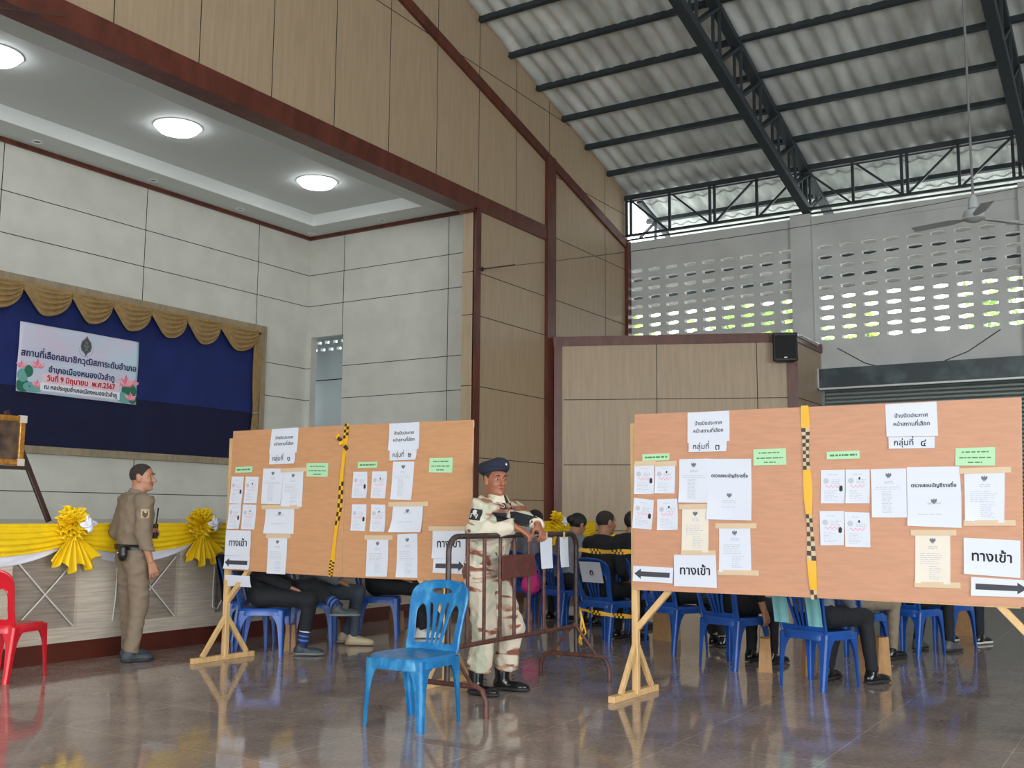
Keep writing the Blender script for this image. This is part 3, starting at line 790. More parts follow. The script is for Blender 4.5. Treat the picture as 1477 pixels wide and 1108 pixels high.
# ------------------------------------------------------------------ framed picture on an easel (far left)
def easel():
    ex, ey = 4.86, 8.32
    t = thing('easel', 'dark wooden easel standing on the stage edge under the framed picture', 'easel', (ex, ey, 1.14), world_coords=True)
    M_E = mat('dark_easel_wood', sr(58, 36, 28), .4)
    for s in (-1, 1):
        mb = MB(); mb.beam((ex + s * .36, ey + .03, 2.1), (ex + s * .74, ey - .1, 1.165), .045, .03, upv=(0, 1, 0)); mb.build('leg', M_E, t, bev=.004)
    mb = MB(); mb.beam((ex, ey + .06, 2.1), (ex, ey + .5, 1.165), .045, .03, upv=(1, 0, 0)); mb.build('leg', M_E, t)
    mb = MB(); mb.beam((ex - .5, ey - .03, 1.62), (ex + .56, ey - .03, 1.62), .09, .03, upv=(0, 0, 1)); mb.build('ledge', M_E, t)
    p = thing('framed_picture', 'gilt framed picture of two standing figures leaning on the dark easel', 'picture', (ex, ey - .05, 1.64))
    GM = mat('gilt_frame', sr(176, 124, 52), .3, metal=.4, noise=.3, nscale=30); 
    mb = MB()
    w, h = .5, .42
    for a, b in (((-w, 0, 0), (w, .04, .05)), ((-w, 0, h - .05), (w, .04, h)), ((-w, 0, .05), (-w + .05, .04, h - .05)), ((w - .05, 0, .05), (w, .04, h - .05))): mb.box(a, b)
    mb.build('frame', GM, p, bev=.006)
    mb = MB()
    for x in (-w, w - .05):
        for z in (0, h - .05): mb = MB(); mb.box((x - .006, -.006, z - .006), (x + .056, .03, z + .056)); mb.build('corner_guard', mat('pale_corner', sr(206, 198, 184), .5), p)
    mb = MB(); mb.box((-w + .045, .016, .045), (w - .045, .03, h - .045)); mb.build('print', mat('dim_painted_print', sr(52, 42, 40), .35, col2=sr(104, 82, 64), nscale=9), p)
    mb = MB()
    for cx, s in ((-.2, 1.0), (.2, .95)):
        z0 = .06; pts = [(cx - .03, z0), (cx - .055, z0 + .12 * s), (cx - .06, z0 + .2 * s), (cx - .025, z0 + .245 * s), (cx - .028, z0 + .29 * s), (cx, z0 + .315 * s), (cx + .028, z0 + .29 * s), (cx + .025, z0 + .245 * s), (cx + .06, z0 + .2 * s), (cx + .055, z0 + .12 * s), (cx + .03, z0)]
        mb = MB(); mb.prism(pts, 'y', .013, .0162); mb.build('painted_figure', mat('painted_sand', sr(140, 124, 96), .4, noise=.3, nscale=20), p)
easel()

# ------------------------------------------------------------------ loudspeaker, tube light, wires, fan
def loudspeaker():
    q = P0 + D * (LEN - .22) + N * .15
    t = thing('loudspeaker', 'black box loudspeaker hung high on the corner of the partition wall', 'loudspeaker', (q.x, q.y, 3.98))
    t.rotation_euler = (0, 0, math.atan2(N.y, N.x))
    M_K = mat('black_speaker_plastic', (.012, .013, .016), .45)
    mb = MB(); mb.prism([(-.12, -.13), (.1, -.22), (.14, -.2), (.14, .2), (.1, .22), (-.12, .13)], 'z', 0, .5); mb.build('cabinet', M_K, t, bev=.015)
    mb = MB(); mb.box((.139, -.18, .04), (.15, .18, .46)); mb.build('grille', mat('black_grille', (.02, .02, .022), .7, bump=.6, bscale=400), t, bev=.008)
    mb = MB(); mb.box((.1495, -.025, .05), (.152, .025, .07)); mb.build('badge', M_ALU, t)
    mb = MB(); mb.box((-.15, -.04, .2), (-.11, .04, .3)); mb.build('bracket', M_K, t)
loudspeaker()
t = thing('tube_light', 'white fluorescent tube fitting on the short return of the partition', 'tube light', (19.0, 5.48, 4.45))
mb = MB(); mb.box((-.62, -.02, .0), (.62, .035, .06)); mb.build('housing', M_RIM, t, bev=.01)
mb = MB(); mb.tube([(-.58, -.04, .03), (.58, -.04, .03)], .018, 10); mb.build('tube', mat('tube_glass', sr(240, 244, 244), .2), t, smooth=True)
M_WIRE = mat('grey_wire', sr(70, 66, 62), .6)
mb = MB(); A_, B_ = Vector((14.26, 9.53, 5.33)), Vector((19.85, 1.5, 7.05)); mb.tube([A_ + (B_ - A_) * t_ - Vector((0, 0, .12 * 4 * t_ * (1 - t_))) for t_ in [i / 16 for i in range(17)]], .006, 5)
tag(mb.build('hall_wire', M_WIRE, smooth=True), 'thin wire strung from the wooden post across the hall corner to the white wall', 'wire')
mb = MB(); mb.ball((14.27, 9.54, 5.33), (.03, .03, .04)); mb.tube([(14.27, 9.54, 5.33), (14.6, 9.1, 5.42)], .012, 6); tag(mb.build('wire_anchor', mat('black_insulator', (.02, .02, .02), .6), smooth=True), 'small black anchor knob on the brown post where the thin wire starts', 'wire anchor')
mb = MB(); mb.tube([(4.0, 8.9, 5.45), (5.4, 9.2, 6.02), (6.3, 9.5, 6.4)], .007, 5); tag(mb.build('stage_wire', M_WIRE, smooth=True), 'thin wire crossing the stage beam in the top left corner', 'wire')
mb = MB(); mb.tube([(XW - .01, 5.2, 4.44), (XW - .01, 4.7, 4.12), (XW - .01, 4.45, 4.03)], .009, 6); tag(mb.build('wall_cable', M_WIRE, smooth=True), 'dark cable sloping to the shutter housing beside the corner', 'cable')
mb = MB(); mb.tube([(XW - .01, 2.35, 4.55), (XW - .01, 2.9, 4.2), (XW - .01, 3.3, 4.06)], .009, 6); tag(mb.build('wall_cable', M_WIRE, smooth=True), 'dark cable sloping from the pierced blocks to the middle of the shutter housing', 'cable')
def fan():
    x, y, z = 12.69, 1.71, 4.68
    t = thing('ceiling_fan', 'grey three blade ceiling fan hanging on a long thin rod', 'ceiling fan', (x, y, z), rz=0)
    M_F = mat('grey_fan_paint', sr(176, 182, 184), .4); M_ROD = mat('dark_fan_rod', sr(118, 120, 122), .4)
    mb = MB(); mb.tube([(0, 0, .05), (0, 0, 8.15 + .283 * (20 - x) - z - .1)], .014, 8); mb.build('rod', M_ROD, t, smooth=True)
    mb = MB(); mb.lathe([(.02, .26), (.055, .2), (.06, .1), (.03, .08)], n=20); mb.build('canopy_cup', M_F, t, smooth=True)
    mb = MB(); mb.lathe([(.03, .1), (.1, .07), (.125, .02), (.12, -.03), (.06, -.06), (.02, -.065)], n=24); mb.build('motor', M_F, t, smooth=True)
    for k in range(3):
        a = math.radians(120 * k - 40); ca, sa = math.cos(a), math.sin(a)
        mb = MB()
        def fn(u, v):
            r_ = .12 + .58 * u; w = (.05 + .09 * min(1, u * 4)) * (1 if u < .93 else .9)
            yy = (v - .5) * w; zz = -.02 + .18 * yy - .01 * u
            return (r_ * ca - yy * sa, r_ * sa + yy * ca, zz)
        mb.sheet(fn, 12, 2, (0, 0, .005)); mb.build('blade', M_F, t, smooth=True)
fan()
# ------------------------------------------------------------------ notice boards on wooden stands
M_BOARD = mat('orange_brown_hardboard', sr(200, 148, 106), .5, noise=.05, nscale=6, stretch=(1, 1.2, 9))
M_BOARD2 = mat('salmon_brown_hardboard', sr(198, 145, 113), .5, noise=.05, nscale=6, stretch=(1, 1.2, 9))
M_PINE = mat('pale_pine_batten', sr(214, 176, 122), .5, noise=.12, nscale=8, stretch=(3, 3, .4))
M_EDGE = mat('pale_board_edge', sr(222, 196, 160), .6)
def board(label, X, corners, mb_mat, braces, stands, seam):
    t = thing('notice_board', label, 'notice board', (X + .03, (corners[0][0] + corners[1][0]) / 2, 0), world_coords=True)
    (yl, ztl), (yr, ztr), (yr2, zbr), (yl2, zbl) = corners
    ym, zt, zb = seam
    for a, b in (((yl, ztl, yl2, zbl), (ym + .003, zt, ym + .012, zb)), ((ym - .003, zt, ym + .006, zb), (yr, ztr, yr2, zbr))):
        vv = [(X + d, a[0], a[1]) for d in (0,)] + [(X, b[0], b[1]), (X, b[2], b[3]), (X, a[2], a[3])]
        vv += [(x + .012, y, z) for x, y, z in vv]
        mb = MB(); mb.add(vv, [(0, 1, 2, 3)], 0); mb.add(vv, [(7, 6, 5, 4), (0, 4, 5, 1), (1, 5, 6, 2), (2, 6, 7, 3), (3, 7, 4, 0)], 1); mb.build('panel', [mb_mat, M_EDGE], t)
    for y, z0, z1 in ((0, ztl - .03, 0), (0, zbl + .03, 0), (0, (ztl + zbl) / 2, 0)):
        mb = MB(); mb.beam((X + .035, yl - .02, z0), (X + .035, yr2 + .02, z0 + (ztr - ztl)), .04, .045); mb.build('rail', M_PINE, t)
    for ys_, s in stands:
        px = X + .045
        mb = MB(); mb.beam((px, ys_, .02), (px, ys_, ztl - .06), .045, .045, upv=(0, 1, 0)); mb.build('post', M_PINE, t, bev=.003)
        mb = MB(); mb.beam((px - .33, ys_ + .03, .022), (px + .33, ys_ - .0, .022), .05, .044); mb.build('foot', M_PINE, t, bev=.004)
        for d in (-1, 1):
            mb = MB(); mb.beam((px + d * .25, ys_, .045), (px + d * .012, ys_, .36), .04, .03, upv=(0, 1, 0)); mb.build('foot_brace', M_PINE, t, bev=.003)
        mb = MB(); mb.beam((px, ys_ - s * .01, zbl - .27), (px - .0, ys_ - s * .31, zbl + .06), .04, .04, upv=(1, 0, 0)); mb.build('arm_brace', M_PINE, t, bev=.003)
    return t
XL, XR = 6.44, 6.78
board('orange brown hardboard notice board with notices of groups one and two, left of the guard', XL, [(6.908, 1.961), (4.376, 1.955), (4.38, .76), (6.944, .767)], M_BOARD, None, [(6.955, 1), (4.62, -1)], (5.612, 1.964, .752))
board('salmon brown hardboard notice board with notices of groups three and four, right of the barrier', XR, [(3.21, 1.972), (.705, 1.963), (.75, .745), (3.228, .736)], M_BOARD2, None, [(3.235, 1), (.62, -1)], (1.968, 1.966, .742))

# yellow and black chequered tape down the middle of each board
M_TY = mat('yellow_tape', sr(232, 178, 36), .35); M_TB = mat('black_tape_print', sr(56, 42, 28), .4); M_TW = mat('pale_tape_print', sr(204, 182, 144), .35)
def tape_strip(name, label, X, pts, w, checks, mats=(0, 1), seed=0):
    """tape on the board along pts (y, z); checks: spans of length along it that carry the chequers"""
    r = random.Random(seed)
    t = mb = MB(); n = 46
    P = [Vector((0, *p)) for p in pts]
    def at(s):
        s *= len(P) - 1; i = min(int(s), len(P) - 2); return P[i].lerp(P[i + 1], s - i)
    for i in range(n):
        s0, s1 = i / n, (i + 1) / n
        for c in range(2):
            vv = []
            for s in (s0, s1):
                p = at(s)
                for e in ((-.5 + c * .5), (c * .5)):
                    vv.append((X - .006 - .004 * math.sin(s * 21 + seed), p.y - e * w * (1 + .2 * math.sin(s * 17)), p.z))
            dark = any(a <= s0 <= b for a, b in checks) and (i + c) % 2 == 0
            pale = any(a <= s0 <= b for a, b in checks) and not dark
            mb.add([vv[0], vv[1], vv[3], vv[2]], [(0, 1, 2, 3)], 1 if dark else (2 if (pale and mats[1] == 2) else 0))
    o = mb.build(name, [M_TY, M_TB, M_TW]); so = o.modifiers.new('thick', 'SOLIDIFY'); so.thickness = .0015
    return tag(o, label, 'barrier tape')
tape_strip('barrier_tape', 'yellow and black chequered tape down the seam of the left notice board', XL, [(5.6, 1.975), (5.63, 1.7), (5.66, 1.3), (5.72, .9), (5.735, .75)], .042, [(.0, .1), (.36, .58), (.78, 1)], (0, 1), 1)
mb = MB()
for k, (dy, dz_, a) in enumerate(((.05, -.03, .5), (.03, -.06, -.4), (-.02, -.1, .9), (.07, -.005, -.8))):
    y, z = 5.62 + dy, 1.88 + dz_; mb.beam((XL - .012, y - .02 * math.cos(a), z - .02 * math.sin(a)), (XL - .02, y + .02 * math.cos(a), z + .02 * math.sin(a)), .03, .004, upv=(1, 0, 0), mi=k % 2)
tag(mb.build('tape_knot', [M_TB, M_TY]), 'knotted scrap of black and yellow tape near the top of the left notice board', 'tape knot')
tape_strip('barrier_tape', 'yellow tape with pale and dark chequers down the seam of the right notice board', XR, [(1.985, 1.975), (1.985, 1.6), (1.975, 1.2), (1.96, .73)], .048, [(.13, .36), (.6, .82), (.95, 1)], (0, 2), 2)

# ------------------------------------------------------------------ the papers on the boards
M_PAPER = mat('white_paper', sr(216, 221, 232), .7); M_CREAM = mat('cream_paper', sr(228, 220, 206), .7); M_GREEN = mat('pale_green_paper', sr(178, 222, 178), .7)
M_INK = mat('black_print', sr(42, 42, 50), .7); M_GREYI = mat('faint_grey_print', sr(190, 192, 200), .7); M_REDI = mat('red_stamp_print', sr(238, 158, 176), .7); M_MASK = mat('masking_tape', sr(214, 190, 158), .6); M_ARROW = mat('charcoal_arrow', sr(66, 66, 74), .7); M_GRI = mat('dark_green_print', sr(86, 130, 92), .7)
WP = ((0, -1, 0), (0, 0, 1), (-1, 0, 0))
def crest(mb, cx, cy, s, z, mi=0, fn=None):
    """small winged emblem at the head of an official notice"""
    polys = [[(0, .5), (.1, .36), (.08, .2), (-.08, .2), (-.1, .36)], [(-.08, .22), (-.2, .3), (-.42, .42), (-.5, .1), (-.36, -.16), (-.14, -.3), (-.1, 0)], [(.08, .22), (.2, .3), (.42, .42), (.5, .1), (.36, -.16), (.14, -.3), (.1, 0)], [(-.1, .2), (.1, .2), (.12, -.2), (.2, -.5), (0, -.34), (-.2, -.5), (-.12, -.2)]]
    for k, p in enumerate(polys):
        pts = [(cx + x * s, cy + y * s, z + .0002 * k) for x, y in p]
        mb.add([fn(*q) for q in pts] if fn else pts, [tuple(range(len(p)))], mi)
def lines(mb, x0, x1, y0, y1, n, th, z, r, fn, ragged=.25, mi=0):
    for i in range(n):
        y = y0 + (y1 - y0) * i / max(1, n - 1); a = x0; b = x1 - (x1 - x0) * ragged * r.random()
        while a < b - .004:
            c = min(b, a + r.uniform(.012, .04)); mb.add([fn(a, y - th / 2, z), fn(c, y - th / 2, z), fn(c, y + th / 2, z), fn(a, y + th / 2, z)], [(0, 1, 2, 3)], mi); a = c + r.uniform(.004, .008)
def paper(X, kind, q, depth, label, group=None, seed=0):
    r = random.Random(seed)
    P4 = [Vector((-q[2 * i], q[2 * i + 1])) for i in range(4)]       # x to the right, y up
    c = sum(P4, Vector((0, 0))) / 4
    tl, tr, br, bl = [p - c for p in P4]
    w = ((tr - tl).length + (br - bl).length) / 2; h = ((tl - bl).length + (tr - br).length) / 2
    cream = kind.startswith('cream'); green = kind.startswith('green')
    m = M_CREAM if cream else (M_GREEN if green else M_PAPER)
    names = {'title': 'title_notice', 'group': 'group_sign', 'green': 'green_label', 'ballo': 'ballot_sample', 'crest': 'official_notice', 'listT': 'name_list', 'list': 'name_list', 'enter': 'entrance_sign', 'arrow': 'arrow_sign', 'check': 'checking_notice', 'foldT': 'folded_notice', 'cream': 'cream_notice'}
    t = thing(names[kind[:5]], label, 'paper notice' if not green else 'green label', (X - depth, -c.x, c.y), group=group)
    # local x to the right along the board, y up, z towards the room
    t.matrix_world = Matrix(((0, 0, -1, X - depth), (-1, 0, 0, -c.x), (0, 1, 0, c.y), (0, 0, 0, 1)))
    curl = [r.uniform(0, .012) if not green else .002 for _ in range(4)]
    if kind.startswith('foldT'): curl = [.002, .004, .02, .03]
    def F(x, y, z=0):
        # place a point given in the paper's flat w by h frame
        u, v = x / w + .5, y / h + .5
        p = bl * (1 - u) * (1 - v) + br * u * (1 - v) + tr * u * v + tl * (1 - u) * v
        k = curl[3] * (max(0, .5 - u) * max(0, .5 - v) * 4) ** 1.5 + curl[2] * (max(0, u - .5) * max(0, .5 - v) * 4) ** 1.5 + curl[1] * .3 * (max(0, u - .5) * max(0, v - .5) * 4) ** 1.5
        return (p.x, p.y, k + z)
    mb = MB(); mb.sheet(lambda u, v: F((u - .5) * w, (v - .5) * h), 10, 10, (0, 0, -.0012)); mb.build('sheet', m, t, smooth=True)
    Z = .0012
    def pl(name, *a):
        q = MB(); lines(q, *a); return q.build(name, M_GREYI, t)
    if kind == 'title':
        mb = MB(); text(mb, 'ป้ายปิดประกาศ', 0, h * .12, w=w * .64, z=Z, fn=F, bold=.0006); text(mb, 'หน้าสถานที่เลือก', 0, -h * .13, w=w * .7, z=Z, fn=F, bold=.0006); mb.build('lettering', M_INK, t)
    elif kind.startswith('group'):
        mb = MB(); text(mb, 'กลุ่มที่', -w * .17, .0, w=w * .42, z=Z, fn=F, bold=.0006); text(mb, '๑๒๓๔'[int(kind[-1]) - 1], w * .26, -.002, w=w * .11, z=Z, fn=F, bold=.0006); mb.build('lettering', M_INK, t)
    elif kind == 'greens':
        mb = MB(); lines(mb, -w * .4, w * .42, 0, 0, 1, h * .24, Z, r, F, 0); mb.build('faint_lettering', M_GRI, t)
    elif kind == 'greenb':
        mb = MB()
        for yy, ww in ((.26, .34), (-.06, .4), (-.32, .18)): lines(mb, -w * ww, w * ww, h * yy, h * yy, 1, h * .07, Z, r, F, 0)
        mb.build('faint_lettering', M_GRI, t)
    elif kind.startswith('ballot'):
        pl('heading_print', -w * .2, w * .2, h * .36, h * .36, 1, .004, Z, r, F); pl('address_print', -w * .05, w * .38, h * .2, h * .1, 3, .004, Z, r, F); pl('body_print', -w * .36, w * .3, -h * .12, -h * .4, 7, .003, Z, r, F, .6)
        mb = MB(); mb.add([F(-w * .28 + .018 * math.cos(a), h * .17 + .018 * math.sin(a), Z) for a in [i * math.pi / 5 for i in range(10)]], [tuple(range(10))]); mb.build('round_seal', M_GREYI, t)
        mb = MB(); k = [(-.3 + .06 * i, -.02 + .05 * math.sin(i * 2.1) + .02 * i / 10) for i in range(11)]
        for a, b in zip(k, k[1:]): mb.add([F(w * a[0], h * a[1], Z * 1.3), F(w * b[0], h * b[1], Z * 1.3), F(w * b[0], h * b[1] + .006, Z * 1.3), F(w * a[0], h * a[1] + .006, Z * 1.3)], [(0, 1, 2, 3)])
        mb.build('red_scribble', M_REDI, t)
        mb = MB()
        if 'm' in kind: mb.add([F(w * .34 + dx * .011, -h * .06 + dy * .02, Z * 1.5) for dx, dy in ((-1, -.6), (0, -1), (1, -.6), (1, .5), (.4, 1), (-.5, .9), (-1, .4))], [tuple(range(7))])
        else: mb.add([F(w * .08 + dx * .006, h * .24 + dy * .009, Z * 1.5) for dx, dy in ((-1, -.6), (0, -1), (1, -.6), (1, .5), (0, 1), (-1, .4))], [tuple(range(6))])
        mb.build('black_mark', M_INK, t)
    elif kind[:5] in ('crest', 'cream', 'listT', 'list', 'foldT'):
        wide = kind[:6] in ('crestw', 'foldT')
        mb = MB(); crest(mb, 0, h * (.36 if not wide else .28), .036, Z, fn=F); mb.build('crest', mat('grey_crest_print', sr(112, 114, 124), .7), t)
        pl('heading_print', -w * .12, w * .14, h * .24, h * .205, 2, .005, Z, r, F, 0)
        if wide: pl('line_print', -w * .3, w * .25, -h * .12, -h * .12, 1, .004, Z, r, F, .2)
        elif kind == 'crest':
            pl('body_print', -w * .38, w * .4, h * .12, h * .08, 2, .004, Z, r, F, .1); pl('column_print', -w * .2, w * .12, h * .03, -h * .4, 15, .0035, Z, r, F, .3)
        else: pl('body_print', -w * .36, w * .34, h * .1, -h * .1, 6, .0035, Z, r, F, .35); pl('signature_print', -w * .1, w * .3, -h * .16, -h * .4, 7, .0035, Z, r, F, .5)
    elif kind.startswith('check'):
        mb = MB(); text(mb, 'ตรวจสอบบัญชีรายชื่อ', 0, h * (.22 if kind == 'check' else -.12), w=w * .84, z=Z, fn=F, bold=.001); mb.build('lettering', M_INK, t)
        if kind == 'check':
            mb = MB(); crest(mb, 0, -h * .1, .036, Z, fn=F); mb.build('crest', mat('grey_crest_print', sr(112, 114, 124), .7), t)
            pl('heading_print', -w * .15, w * .18, -h * .19, -h * .22, 2, .004, Z, r, F, .1); pl('line_print', -w * .16, w * .14, -h * .29, -h * .29, 1, .004, Z, r, F, .1)
    elif kind.startswith('enter'):
        mb = MB(); text(mb, 'ทางเข้า', 0, .0, w=w * .7, z=Z, fn=F, bold=.0018); mb.build('lettering', M_INK, t)
    elif kind.startswith('arrow'):
        d = -1 if kind[-1] == 'L' else 1
        a = [(-.42, -.16), (.3, -.16), (.3, -.34), (.47, 0), (.3, .34), (.3, .16), (-.42, .16)]
        mb = MB(); mb.add([F(d * x * w, y * h, Z) for x, y in (a if d > 0 else a[::-1])], [tuple(range(7))]); mb.build('arrow', M_ARROW, t)
    if 'T' in kind[1:]:
        for s in ([1, -1] if kind.endswith('TB') else [1]):
            mb = MB(); y = s * h * .5; mb.sheet(lambda u, v: ((u - .5) * (w * (1.3 if not kind.startswith('ballot') else 1.06)) + (.01 if s > 0 else .02), y + (v - .5) * .034 + .006 * s + (u - .5) * .004, .003), 6, 2, (0, 0, -.001)); mb.build('tape', M_MASK, t)
    return t
GN = ['one', 'two', 'three', 'four']
